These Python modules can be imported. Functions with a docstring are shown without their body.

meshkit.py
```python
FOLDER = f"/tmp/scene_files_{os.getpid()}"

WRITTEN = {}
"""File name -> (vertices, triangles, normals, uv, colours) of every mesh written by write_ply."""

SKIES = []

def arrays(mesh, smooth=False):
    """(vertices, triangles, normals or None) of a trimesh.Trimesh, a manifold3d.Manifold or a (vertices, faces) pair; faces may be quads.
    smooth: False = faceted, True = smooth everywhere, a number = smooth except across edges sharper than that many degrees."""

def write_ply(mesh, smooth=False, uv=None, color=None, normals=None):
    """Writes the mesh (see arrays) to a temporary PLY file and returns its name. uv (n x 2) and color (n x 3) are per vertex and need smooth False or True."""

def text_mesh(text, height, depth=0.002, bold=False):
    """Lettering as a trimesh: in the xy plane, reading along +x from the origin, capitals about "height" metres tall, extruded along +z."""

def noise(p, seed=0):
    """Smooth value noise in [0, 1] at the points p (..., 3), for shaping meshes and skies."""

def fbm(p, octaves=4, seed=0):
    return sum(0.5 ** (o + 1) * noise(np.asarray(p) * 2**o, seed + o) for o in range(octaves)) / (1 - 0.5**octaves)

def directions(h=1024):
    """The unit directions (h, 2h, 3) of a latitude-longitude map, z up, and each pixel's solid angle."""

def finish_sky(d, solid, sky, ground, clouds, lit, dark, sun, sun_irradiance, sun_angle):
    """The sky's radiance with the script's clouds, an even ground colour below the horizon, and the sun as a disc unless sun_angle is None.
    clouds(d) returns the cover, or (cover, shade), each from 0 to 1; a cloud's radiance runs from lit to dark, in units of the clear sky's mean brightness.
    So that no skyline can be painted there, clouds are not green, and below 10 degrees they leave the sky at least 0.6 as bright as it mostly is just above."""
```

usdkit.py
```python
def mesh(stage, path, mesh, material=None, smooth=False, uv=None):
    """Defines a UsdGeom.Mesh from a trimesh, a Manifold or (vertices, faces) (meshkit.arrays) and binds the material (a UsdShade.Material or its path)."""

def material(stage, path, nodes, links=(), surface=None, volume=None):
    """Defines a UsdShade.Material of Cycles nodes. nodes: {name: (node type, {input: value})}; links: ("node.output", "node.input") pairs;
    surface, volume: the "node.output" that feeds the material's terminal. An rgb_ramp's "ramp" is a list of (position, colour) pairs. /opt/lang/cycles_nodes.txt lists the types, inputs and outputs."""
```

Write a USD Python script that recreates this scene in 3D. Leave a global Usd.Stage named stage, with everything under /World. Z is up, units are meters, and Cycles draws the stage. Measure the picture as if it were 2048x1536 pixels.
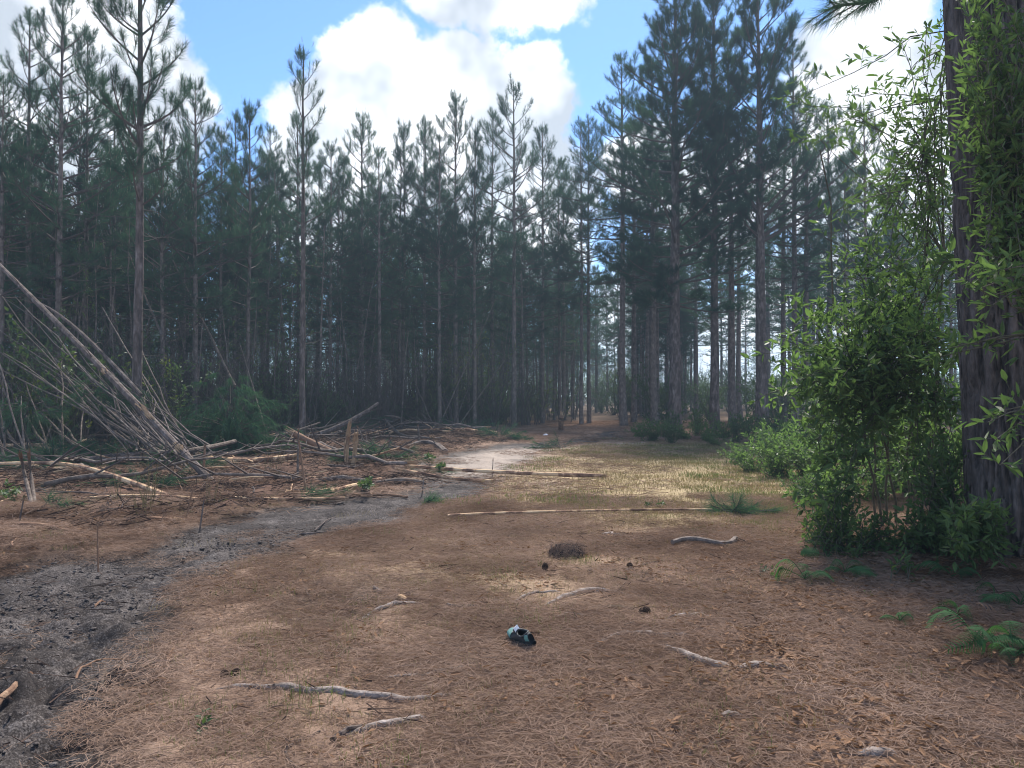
import math
import numpy as np
import shapely
import trimesh
import usdkit
from meshkit import noise, fbm
from pxr import Usd, UsdGeom, UsdLux, UsdShade, Sdf, Gf, Vt

stage = Usd.Stage.CreateInMemory()
UsdGeom.SetStageUpAxis(stage, "Z")
UsdGeom.SetStageMetersPerUnit(stage, 1.0)
world = UsdGeom.Xform.Define(stage, "/World")
stage.SetDefaultPrim(world.GetPrim())

# ------------------------------------------------------------------ camera, sky, sun, exposure
EYE, FOC, PITCH = 1.6, 1518.0, math.radians(0.83)
cam = UsdGeom.Camera.Define(stage, "/World/camera")
cam.AddTranslateOp().Set((0, 0, EYE))
cam.AddRotateXOp().Set(90 + math.degrees(PITCH))
cam.CreateHorizontalApertureAttr(36.0)
cam.CreateFocalLengthAttr(36.0 * FOC / 2048)
cam.CreateExposureAttr(1.02)

SUN_EL, SUN_AZ = math.radians(52), math.radians(14)
sun = UsdLux.DistantLight.Define(stage, "/World/sun")
sun.CreateNormalizeAttr(True)
sun.CreateIntensityAttr(1.25)
sun.CreateAngleAttr(10.0)
sun.CreateColorAttr((1.0, 0.93, 0.84))
sun.AddRotateZOp().Set(-math.degrees(SUN_AZ))
sun.AddRotateXOp().Set(-(90 - math.degrees(SUN_EL)))


def ray(px, py):
    """Direction through a pixel of the 2048-wide photograph."""
    u, v = (px - 1024) / FOC, (768 - py) / FOC
    c, s = math.cos(PITCH), math.sin(PITCH)
    return np.array([u, c - v * s, s + v * c])


def at(px, py, d):
    """World point seen at the pixel at forward distance d."""
    r = ray(px, py)
    return np.array([0, 0, EYE]) + r * (d / r[1])


def on_ground(px, py):
    r = ray(px, py)
    return np.array([0, 0, EYE]) - r * (EYE / r[2])


def sky_material():
    n, l = {}, []
    n["tc"] = ("texture_coordinate", {})
    n["warp"] = ("noise_texture", {"scale": 9.0, "detail": 3.0, "roughness": 0.58})
    n["warp_c"] = ("vector_math", {"math_type": "subtract", "vector2": (0.5, 0.5, 0.5)})
    n["warp_s"] = ("vector_math", {"math_type": "scale", "scale": 0.085})
    n["dir"] = ("vector_math", {"math_type": "add"})
    n["fine"] = ("noise_texture", {"scale": 24.0, "detail": 5.0, "roughness": 0.66})
    l += [("tc.generated", "warp.vector"), ("warp.color", "warp_c.vector1"), ("warp_c.vector", "warp_s.vector1"),
          ("tc.generated", "dir.vector1"), ("warp_s.vector", "dir.vector2"), ("tc.generated", "fine.vector")]
    # cumulus heaps: where a lobe sits in the sky (direction) and how wide it is, in thousandths of a radian
    lobes = [(760, 105, 52), (700, 165, 62), (625, 240, 62), (610, 320, 60), (740, 230, 95), (850, 215, 85), (905, 122, 40), (960, 215, 85), (1050, 150, 48),
             (1085, 210, 52), (1050, 300, 88), (800, 340, 130), (1000, 420, 150), (660, 440, 100),
             (880, -6, 45), (980, -25, 62), (1100, -30, 62),
             (20, 90, 120), (150, 120, 95), (270, 110, 72), (330, 180, 62), (400, 205, 28), (80, 260, 150), (250, 260, 110),
             (1720, 180, 95), (1800, 300, 130), (1770, 60, 60), (1680, 350, 100), (1870, 440, 140), (1420, 420, 90), (1290, 330, 60),
             (1650, 650, 120), (1480, 690, 80), (1300, 660, 90)]
    last = None
    for k, (px, py, r) in enumerate(lobes):
        c = ray(px, py)
        c = c / np.linalg.norm(c)
        n[f"ds{k}"] = ("vector_math", {"math_type": "distance", "vector2": tuple(c)})
        n[f"lb{k}"] = ("math", {"math_type": "multiply_add", "value2": -1000.0 / r, "value3": 1.0})
        l += [("dir.vector", f"ds{k}.vector1"), (f"ds{k}.value", f"lb{k}.value1")]
        if last:
            n[f"mx{k}"] = ("math", {"math_type": "smoothmax" if False else "maximum"})
            l += [(last, f"mx{k}.value1"), (f"lb{k}.value", f"mx{k}.value2")]
            last = f"mx{k}.value"
        else:
            last = f"lb{k}.value"
    n["edge"] = ("math", {"math_type": "multiply_add", "value2": 0.95, "value3": -0.475})
    n["sum"] = ("math", {"math_type": "add"})
    n["mask"] = ("map_range", {"range_type": "smoothstep", "from_min": -0.03, "from_max": 0.30, "to_min": 0.0, "to_max": 1.0, "clamp": True})
    l += [("fine.fac", "edge.value1"), (last, "sum.value1"), ("edge.value", "sum.value2"), ("sum.value", "mask.value")]
    # the rest of the sky: scattered cloud of the same kind
    n["field"] = ("noise_texture", {"scale": 3.2, "detail": 4.0, "roughness": 0.55})
    n["field_m"] = ("map_range", {"range_type": "smoothstep", "from_min": 0.5, "from_max": 0.6, "to_min": 0.0, "to_max": 1.0, "clamp": True})
    ctr = ray(1024, 300)
    n["far"] = ("vector_math", {"math_type": "distance", "vector2": tuple(ctr / np.linalg.norm(ctr))})
    n["far_m"] = ("map_range", {"range_type": "smoothstep", "from_min": 0.72, "from_max": 0.95, "to_min": 0.0, "to_max": 1.0, "clamp": True})
    n["field_x"] = ("math", {"math_type": "multiply"})
    n["all"] = ("math", {"math_type": "maximum"})
    l += [("tc.generated", "field.vector"), ("field.fac", "field_m.value"), ("tc.generated", "far.vector1"), ("far.value", "far_m.value"),
          ("field_m.result", "field_x.value1"), ("far_m.result", "field_x.value2"), ("mask.result", "all.value1"), ("field_x.value", "all.value2")]
    n["shade"] = ("noise_texture", {"scale": 10.0, "detail": 3.0, "roughness": 0.5})
    n["cloud"] = ("rgb_ramp", {"ramp": [(0.36, (4.1, 4.5, 5.1)), (0.62, (9.8, 10.0, 10.3))]})
    n["sky"] = ("sky_texture", {"sky_type": "single_scattering", "sun_disc": False, "sun_elevation": SUN_EL, "sun_rotation": SUN_AZ, "aerosol_density": 0.25, "ozone_density": 2.0})
    n["blue"] = ("mix_color", {"blend_type": "multiply", "fac": 1.0, "b": (0.76, 1.02, 1.34), "use_clamp": False})
    n["mixed"] = ("mix_color", {})
    n["bg"] = ("background_shader", {"strength": 0.078})
    l += [("tc.generated", "shade.vector"), ("shade.fac", "cloud.fac"), ("sky.color", "blue.a"), ("blue.result", "mixed.a"), ("cloud.color", "mixed.b"), ("all.value", "mixed.fac"), ("mixed.result", "bg.color")]
    return usdkit.material(stage, "/World/Looks/sky_and_clouds", n, l, surface="bg.background")


sky = UsdLux.DomeLight.Define(stage, "/World/sky")
UsdShade.MaterialBindingAPI.Apply(sky.GetPrim()).Bind(sky_material())
sky.GetPrim().SetCustomDataByKey("kind", "structure")

# ------------------------------------------------------------------ helpers
def unit(v):
    v = np.asarray(v, float)
    return v / np.maximum(np.linalg.norm(v, axis=-1, keepdims=True), 1e-12)


def cat(parts):
    """Joins (vertices, triangles) pairs."""
    parts = [p for p in parts if p is not None and len(p[0])]
    if not parts:
        return np.zeros((0, 3)), np.zeros((0, 3), int)
    off = np.cumsum([0] + [len(p[0]) for p in parts[:-1]])
    return np.vstack([p[0] for p in parts]), np.vstack([p[1] + o for p, o in zip(parts, off)])


def tube(points, radii, sides=6, cap=True):
    p = np.asarray(points, float)
    r = np.broadcast_to(np.asarray(radii, float), (len(p),))
    t = unit(np.gradient(p, axis=0))
    ref = np.array([0, 0, 1.0]) if abs(unit(p[-1] - p[0])[2]) < 0.9 else np.array([1.0, 0, 0])
    a = unit(np.cross(t, ref))
    b = np.cross(t, a)
    ang = np.arange(sides) * 2 * np.pi / sides
    v = p[:, None] + r[:, None, None] * (np.cos(ang)[None, :, None] * a[:, None] + np.sin(ang)[None, :, None] * b[:, None])
    i, j = np.meshgrid(np.arange(len(p) - 1), np.arange(sides), indexing="ij")
    q = np.stack([i * sides + j, i * sides + (j + 1) % sides, (i + 1) * sides + (j + 1) % sides, (i + 1) * sides + j], -1).reshape(-1, 4)
    f = np.vstack([q[:, [0, 2, 1]], q[:, [0, 3, 2]]])
    v = v.reshape(-1, 3)
    if cap:
        n = len(v)
        v = np.vstack([v, p[0], p[-1]])
        k = np.arange(sides)
        f = np.vstack([f, np.stack([np.full(sides, n), k, (k + 1) % sides], 1), np.stack([np.full(sides, n + 1), n - sides + (k + 1) % sides, n - sides + k], 1)])
    return v, f


def sticks(A, B, r0, r1, sides=3):
    """Many straight tapered sticks at once."""
    A, B = np.asarray(A, float).reshape(-1, 3), np.asarray(B, float).reshape(-1, 3)
    if not len(A):
        return None
    d = unit(B - A)
    ref = np.where(np.abs(d[:, 2:]) < 0.9, [0, 0, 1.0], [1.0, 0, 0])
    a = unit(np.cross(d, ref))
    b = np.cross(d, a)
    ang = np.arange(sides) * 2 * np.pi / sides
    ring = np.cos(ang)[None, :, None] * a[:, None] + np.sin(ang)[None, :, None] * b[:, None]
    r0, r1 = np.broadcast_to(r0, len(A))[:, None, None], np.broadcast_to(r1, len(A))[:, None, None]
    v = np.concatenate([A[:, None] + ring * r0, B[:, None] + ring * r1], 1).reshape(-1, 3)
    k = np.arange(sides)
    f = np.vstack([np.stack([k, (k + 1) % sides, sides + (k + 1) % sides], 1), np.stack([k, sides + (k + 1) % sides, sides + k], 1)])
    if sides > 2:
        f = np.vstack([f] + [[[sides, sides + i, sides + i + 1]] for i in range(1, sides - 1)])
    f = (f[None] + (np.arange(len(A)) * 2 * sides)[:, None, None]).reshape(-1, 3)
    return v, f


def frames(D):
    ref = np.where(np.abs(D[:, 2:]) < 0.9, [0, 0, 1.0], [1.0, 0, 0])
    a = unit(np.cross(D, ref))
    return a, np.cross(D, a)


def needle_mesh(O, D, L, n, length, width, rng, droop=0.12, spread=(0.35, 1.05), tuft=1.0):
    """Pine needles round the shoots that start at O, run along D and are L long: one thin triangle each."""
    O, D = np.asarray(O, float).reshape(-1, 3), unit(np.asarray(D, float).reshape(-1, 3))
    if not len(O):
        return None
    L = np.broadcast_to(L, len(O))
    t = rng.random((len(O), n)) ** tuft
    O2 = (O[:, None] + D[:, None] * (L[:, None] * t)[..., None]).reshape(-1, 3)
    a, b = frames(D)
    az = rng.random((len(O), n)) * 2 * np.pi
    th = spread[1] + (spread[0] - spread[1]) * t + rng.normal(0, 0.18, t.shape)
    side = np.cos(az)[..., None] * a[:, None] + np.sin(az)[..., None] * b[:, None]
    d = (np.cos(th)[..., None] * D[:, None] + np.sin(th)[..., None] * side).reshape(-1, 3)
    d[:, 2] -= droop * rng.random(len(d)) * 2
    d = unit(d)
    w = unit(np.cross(d, rng.normal(size=d.shape))) * (width / 2)
    ln = (length * (0.75 + 0.4 * rng.random(len(d))))[:, None]
    v = np.stack([O2 - w, O2 + w, O2 + d * ln], 1).reshape(-1, 3)
    return v, np.arange(len(v)).reshape(-1, 3)


LEAF_V = np.array([[0, 0, 0], [.32, .5, .05], [.32, 0, -.04], [.32, -.5, .05], [.7, .38, .03], [.7, 0, -.05], [.7, -.38, .03], [1, 0, -.02]])
LEAF_F = np.array([[0, 2, 1], [0, 3, 2], [1, 2, 5], [1, 5, 4], [2, 3, 6], [2, 6, 5], [4, 5, 7], [5, 6, 7]])


def leaf_mesh(P, D, N, length, width):
    P, D = np.asarray(P, float).reshape(-1, 3), unit(np.asarray(D, float).reshape(-1, 3))
    S = unit(np.cross(np.asarray(N, float).reshape(-1, 3), D))
    U = np.cross(D, S)
    length, width = np.broadcast_to(length, len(P)), np.broadcast_to(width, len(P))
    T = LEAF_V
    v = (P[:, None] + D[:, None] * (T[None, :, :1] * length[:, None, None]) + S[:, None] * (T[None, :, 1:2] * width[:, None, None]) + U[:, None] * (T[None, :, 2:] * length[:, None, None])).reshape(-1, 3)
    f = (LEAF_F[None] + (np.arange(len(P)) * 8)[:, None, None]).reshape(-1, 3)
    return v, f


USED = {}


def path_for(name, parent=None):
    base = f"{parent or '/World'}/{name}"
    k = USED.get(base, 0)
    USED[base] = k + 1
    return base if k == 0 else f"{base}_{k:03d}"


def info(prim, label=None, category=None, group=None, kind=None):
    for key, val in (("label", label), ("category", category), ("group", group), ("kind", kind)):
        if val:
            prim.SetCustomDataByKey(key, val)
    return prim


def put(name, mesh, material, parent=None, smooth=False, **tags):
    """One mesh prim, top-level or a part of parent (a path)."""
    if mesh is None or not len(mesh[0] if isinstance(mesh, tuple) else mesh.vertices):
        return None
    if smooth is True and isinstance(mesh, tuple):
        pass
    p = path_for(name, parent)
    m = usdkit.mesh(stage, p, mesh, material, smooth=smooth)
    info(m.GetPrim(), **tags)
    return p


def thing(name, loc=(0, 0, 0), rot=0.0, scale=1.0, tilt=None, **tags):
    p = path_for(name)
    x = UsdGeom.Xform.Define(stage, p)
    x.AddTranslateOp().Set(Gf.Vec3d(*map(float, loc)))
    x.AddRotateZOp().Set(float(rot))
    if tilt:
        x.AddRotateXOp().Set(float(tilt))
    if np.ndim(scale):
        x.AddScaleOp().Set(Gf.Vec3f(*map(float, scale)))
    elif scale != 1.0:
        x.AddScaleOp().Set(Gf.Vec3f(scale, scale, scale))
    info(x.GetPrim(), **tags)
    return p


KITS = {}
stage.CreateClassPrim("/World/kit")


def kit(name):
    """A class prim whose children are the parts that every copy shares."""
    p = f"/World/kit/{name}"
    stage.CreateClassPrim(p)
    KITS[name] = p
    return p


def copy(kit_name, name, loc, rot=0.0, scale=1.0, tilt=None, **tags):
    p = thing(name, loc, rot, scale, tilt, **tags)
    prim = stage.GetPrimAtPath(p)
    prim.GetReferences().AddInternalReference(KITS[kit_name])
    prim.SetInstanceable(True)
    return p


def look(name, nodes, links, surface="p.BSDF"):
    return usdkit.material(stage, f"/World/Looks/{name}", nodes, links, surface=surface)


def noisy(name, ramp, scale=8.0, detail=6.0, rough=0.9, bump=0.4, bump_scale=30.0, dist=0.02, stretch=(1, 1, 1), island=0.0, spec=0.2, coord="geo.position"):
    """Rough surface whose colour wanders along a ramp, with fine relief; island: how much each loose piece differs."""
    n = {"geo": ("geometry", {}), "tc": ("texture_coordinate", {}), "map": ("mapping", {"scale": stretch}), "no": ("noise_texture", {"scale": scale, "detail": detail, "roughness": 0.65}),
         "isl": ("math", {"math_type": "multiply_add", "value2": island, "value3": -island / 2}), "sum": ("math", {"math_type": "add"}), "ramp": ("rgb_ramp", {"ramp": ramp}),
         "bn": ("noise_texture", {"scale": bump_scale, "detail": 5.0}), "bump": ("bump", {"strength": bump, "distance": dist}),
         "p": ("principled_bsdf", {"roughness": rough, "specular_ior_level": spec})}
    l = [(coord, "map.vector"), ("map.vector", "no.vector"), ("no.fac", "sum.value1"), ("geo.random_per_island", "isl.value1"), ("isl.value", "sum.value2"), ("sum.value", "ramp.fac"),
         ("ramp.color", "p.base_color"), ("map.vector", "bn.vector"), ("bn.fac", "bump.sample_center"), ("bn.fac", "bump.height"), ("bump.normal", "p.normal")]
    l = [x for x in l if x[1] != "bump.sample_center"]
    return look(name, n, l)


def leafy(name, ramp, through, mix=0.35, rough=0.55, spec=0.35, obj=0.35, hue_noise=1.5):
    """Leaves and needles: colour differs leaf by leaf and plant by plant, light comes through."""
    n = {"geo": ("geometry", {}), "ob": ("object_info", {}), "no": ("noise_texture", {"scale": hue_noise, "detail": 3.0}),
         "a": ("math", {"math_type": "multiply", "value2": 0.5}), "b": ("math", {"math_type": "multiply_add", "value2": obj}), "c": ("math", {"math_type": "multiply_add", "value2": 0.5}),
         "ramp": ("rgb_ramp", {"ramp": ramp}), "p": ("principled_bsdf", {"roughness": rough, "specular_ior_level": spec}), "t": ("translucent_bsdf", {}),
         "tint": ("mix_color", {"blend_type": "multiply", "fac": 1.0, "b": through}), "m": ("mix_closure", {"fac": mix})}
    if not spec:
        n["p"] = ("diffuse_bsdf", {"roughness": 0.5})
    l = [("geo.random_per_island", "a.value1"), ("ob.random", "b.value1"), ("a.value", "b.value3"), ("geo.position", "no.vector"), ("no.fac", "c.value1"), ("b.value", "c.value3"), ("c.value", "ramp.fac"),
         ("ramp.color", "p.base_color" if spec else "p.color"), ("ramp.color", "tint.a"), ("tint.result", "t.color"), ("p.BSDF", "m.closure1"), ("t.BSDF", "m.closure2")]
    return look(name, n, l, "m.closure")


# ------------------------------------------------------------------ materials
M = {}
M["bark"] = noisy("pine_bark", [(0.3, (0.035, 0.028, 0.026)), (0.5, (0.085, 0.066, 0.058)), (0.62, (0.14, 0.115, 0.105)), (0.75, (0.21, 0.18, 0.17))], scale=9, stretch=(1, 1, .35), bump=0.8, bump_scale=22, dist=0.03)
M["bark_thin"] = noisy("young_bark", [(0.3, (0.06, 0.05, 0.045)), (0.55, (0.15, 0.12, 0.105)), (0.75, (0.26, 0.22, 0.20))], scale=11, stretch=(1, 1, .5), bump=0.6, bump_scale=40)
M["bark_big"] = noisy("furrowed_bark", [(0.3, (0.022, 0.02, 0.02)), (0.5, (0.062, 0.053, 0.05)), (0.7, (0.125, 0.108, 0.102))], scale=14, stretch=(1, 1, .3), bump=0.9, bump_scale=45, dist=0.02)
M["twig"] = noisy("grey_twig", [(0.3, (0.07, 0.055, 0.05)), (0.6, (0.19, 0.16, 0.145)), (0.8, (0.30, 0.27, 0.25))], scale=4, bump=0.3, island=0.5)
M["dead_twig"] = noisy("dead_branch", [(0.3, (0.05, 0.042, 0.04)), (0.7, (0.15, 0.13, 0.12))], scale=5, bump=0.2, island=0.4)
M["pole"] = noisy("leaning_pole_bark", [(0.3, (0.045, 0.034, 0.028)), (0.52, (0.105, 0.082, 0.068)), (0.75, (0.21, 0.175, 0.15))], scale=10, bump=0.6, bump_scale=35)
M["peeled"] = noisy("peeled_wood", [(0.3, (0.17, 0.10, 0.065)), (0.5, (0.36, 0.245, 0.16)), (0.7, (0.50, 0.38, 0.27))], scale=14, stretch=(.4, 1, 1), bump=0.4, bump_scale=60, island=0.5)
M["fresh"] = noisy("fresh_splinter", [(0.3, (0.30, 0.20, 0.12)), (0.5, (0.48, 0.36, 0.23)), (0.75, (0.62, 0.50, 0.36))], scale=22, bump=0.3, bump_scale=80, island=0.5)
M["pole_patchy"] = noisy("half_peeled_pole", [(0.36, (0.10, 0.055, 0.038)), (0.47, (0.22, 0.13, 0.085)), (0.53, (0.45, 0.30, 0.18)), (0.7, (0.58, 0.44, 0.28))], scale=3.2, detail=4, bump=0.4, bump_scale=60)
M["root"] = noisy("root_bark", [(0.3, (0.07, 0.055, 0.048)), (0.5, (0.18, 0.15, 0.135)), (0.7, (0.30, 0.26, 0.24))], scale=18, detail=8, bump=0.8, bump_scale=70, dist=0.01)
M["needles"] = leafy("pine_needles", [(0.15, (0.026, 0.054, 0.045)), (0.55, (0.050, 0.092, 0.070)), (0.95, (0.09, 0.145, 0.095))], (1.1, 1.3, 0.9), mix=0.42, spec=0)
M["needles_down"] = leafy("cut_pine_needles", [(0.15, (0.045, 0.09, 0.06)), (0.55, (0.085, 0.15, 0.095)), (0.95, (0.15, 0.23, 0.13))], (1.0, 1.2, 0.8), mix=0.35, obj=0.1, spec=0)
M["candle"] = look("pale_candles", {"p": ("principled_bsdf", {"base_color": (0.24, 0.21, 0.15), "roughness": 0.8})}, [])
M["leaf"] = leafy("sapling_leaves", [(0.1, (0.052, 0.092, 0.040)), (0.5, (0.11, 0.175, 0.066)), (0.84, (0.18, 0.25, 0.10)), (0.93, (0.19, 0.185, 0.07)), (0.97, (0.16, 0.11, 0.055))], (1.3, 1.4, 0.8), mix=0.48, rough=0.5, spec=0.22, obj=0.1, hue_noise=2.2)
M["leaf_dark"] = leafy("dark_leaves", [(0.1, (0.034, 0.058, 0.032)), (0.5, (0.066, 0.106, 0.048)), (0.9, (0.12, 0.165, 0.07))], (1.3, 1.4, 0.6), mix=0.35, obj=0.3)
M["leaf_yellow"] = leafy("yellow_green_leaves", [(0.1, (0.05, 0.075, 0.02)), (0.5, (0.10, 0.13, 0.03)), (0.9, (0.17, 0.19, 0.05))], (1.3, 1.3, 0.5), mix=0.4, obj=0.3)
M["leaf_brown"] = leafy("withered_leaves", [(0.1, (0.08, 0.04, 0.02)), (0.5, (0.16, 0.085, 0.04)), (0.9, (0.24, 0.14, 0.07))], (1.2, 1.0, 0.6), mix=0.3, obj=0.2)
M["fern"] = leafy("fern_fronds", [(0.1, (0.035, 0.085, 0.038)), (0.5, (0.07, 0.145, 0.062)), (0.9, (0.12, 0.21, 0.10))], (1.2, 1.4, 0.7), mix=0.4, obj=0.3, rough=0.85, spec=0.08)
M["stem"] = noisy("shrub_stem", [(0.3, (0.035, 0.035, 0.025)), (0.6, (0.09, 0.085, 0.06)), (0.8, (0.15, 0.14, 0.10))], scale=12, bump=0.3)
M["straw"] = leafy("pine_straw", [(0.15, (0.15, 0.095, 0.068)), (0.45, (0.37, 0.265, 0.202)), (0.7, (0.535, 0.41, 0.318)), (0.92, (0.72, 0.60, 0.46))], (1, .9, .7), mix=0.15, obj=0.12, spec=0, hue_noise=0.8)
M["dry_grass"] = leafy("dry_grass_blades", [(0.1, (0.18, 0.145, 0.075)), (0.5, (0.29, 0.235, 0.13)), (0.9, (0.42, 0.365, 0.23))], (1, 1, .7), mix=0.25, obj=0.2, spec=0)
M["green_grass"] = leafy("green_grass_blades", [(0.1, (0.09, 0.12, 0.045)), (0.5, (0.16, 0.19, 0.07)), (0.9, (0.27, 0.28, 0.12))], (1, 1.1, .6), mix=0.3, obj=0.2, spec=0)
M["litter"] = leafy("fallen_leaves", [(0.1, (0.11, 0.06, 0.036)), (0.5, (0.25, 0.15, 0.09)), (0.8, (0.39, 0.265, 0.17)), (0.98, (0.55, 0.42, 0.30))], (1, .9, .6), mix=0.15, obj=0.1, rough=0.8, spec=.1)
M["clod"] = noisy("mud_clod", [(0.3, (0.045, 0.038, 0.036)), (0.5, (0.12, 0.104, 0.098)), (0.7, (0.27, 0.245, 0.235))], scale=14, detail=8, bump=0.8, bump_scale=60, island=0.3)
M["chip"] = noisy("bark_chips", [(0.25, (0.05, 0.03, 0.022)), (0.55, (0.13, 0.075, 0.05)), (0.8, (0.24, 0.15, 0.10))], scale=9, bump=0.3, island=0.7)

# ------------------------------------------------------------------ the ground and its zones
def poly(pixels):
    return shapely.Polygon([on_ground(*p)[:2] for p in pixels]).buffer(0)


MUD = poly([(-1500, 2600), (150, 2600), (285, 1545), (300, 1400), (325, 1300), (400, 1205), (480, 1125), (640, 1078), (800, 1045), (900, 1005), (985, 980), (1005, 945), (1062, 918), (1105, 896), (1190, 883),
            (1272, 869), (1262, 861), (1225, 861), (1150, 876), (1040, 883), (935, 892), (870, 905), (835, 925), (810, 945), (850, 962), (800, 985), (690, 992), (560, 1002), (490, 1022), (340, 1055), (240, 1090), (0, 1118), (-420, 1180)])
SAND = poly([(880, 945), (905, 915), (960, 897), (1060, 891), (1115, 893), (1060, 918), (1010, 942), (960, 950)])
SAND2 = poly([(1062, 968), (1090, 960), (1135, 966), (1130, 976), (1085, 978)])
SAND3 = poly([(1130, 893), (1240, 886), (1330, 884), (1230, 892)])
GRASS = poly([(1010, 950), (1110, 897), (1300, 884), (1560, 884), (1760, 900), (1780, 1030), (1560, 1062), (1100, 1030), (940, 1022)])
GRASS2 = poly([(760, 1100), (900, 1062), (1040, 1100), (1040, 1150), (900, 1160), (800, 1150)])
LEAF = poly([(1330, 1600), (1450, 1380), (1560, 1240), (1620, 1130), (1750, 1060), (2300, 1040), (2600, 1600)])
DEBRIS = poly([(-600, 1180), (0, 1118), (240, 1090), (340, 1055), (490, 1022), (560, 1002), (690, 992), (800, 985), (850, 962), (810, 945), (835, 925), (870, 905), (935, 892), (1020, 878), (1000, 868), (820, 868), (600, 872), (200, 905), (-600, 930)])
PATCH = poly([(540, 1230), (570, 1190), (640, 1165), (850, 1160), (870, 1180), (700, 1215), (620, 1245)])
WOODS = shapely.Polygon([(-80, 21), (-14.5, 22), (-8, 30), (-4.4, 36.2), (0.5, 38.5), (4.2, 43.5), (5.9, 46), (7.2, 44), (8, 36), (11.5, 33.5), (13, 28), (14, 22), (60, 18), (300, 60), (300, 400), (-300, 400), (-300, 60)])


def signed(P, region):
    pts = shapely.points(P[:, 0], P[:, 1])
    d = shapely.distance(pts, region.exterior)
    shapely.prepare(region)
    return np.where(shapely.contains(region, pts), d, -d)


def soft(d, w):
    t = np.clip(d / w * 0.5 + 0.5, 0, 1)
    return t * t * (3 - 2 * t)


def zones(P):
    P = np.asarray(P, float)
    X = np.column_stack([P, np.zeros(len(P))])
    wob = (fbm(X * 1.3, 4, 11) - 0.5)
    wob2 = (fbm(X * 4.5, 3, 12) - 0.5)
    far = np.clip(np.hypot(P[:, 0], P[:, 1]) / 10, 0.5, 3)
    j = wob * 1.1 * far ** .5 + wob2 * 0.6
    mud = soft(signed(P, MUD) + j * 0.6, 0.22)
    mud = np.maximum(mud, 0.75 * soft(signed(P, PATCH) + j * 0.6, 0.4))
    sand = np.maximum.reduce([soft(signed(P, SAND) + j * 1.2, 1.0), soft(signed(P, SAND2) + j * .8, 0.4), 0.8 * soft(signed(P, SAND3) + j * 1.2, 1.0)])
    grass = np.maximum(soft(signed(P, GRASS) + j * 2.5, 2.0), 0.6 * soft(signed(P, GRASS2) + j * 2.2, 1.5))
    leaf = soft(signed(P, LEAF) + j * 1.1, 1.1)
    debris = soft(signed(P, DEBRIS) + j * 0.8, 0.6)
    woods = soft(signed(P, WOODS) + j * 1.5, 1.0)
    return dict(mud=mud, sand=sand, grass=grass * (1 - mud), leaf=leaf * (1 - mud), debris=debris * (1 - mud), woods=woods)


TRACK = [(on_ground(560, 1032), on_ground(960, 978)), (on_ground(600, 1052), on_ground(985, 990)), (on_ground(120, 1190), on_ground(520, 1045))]


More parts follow.
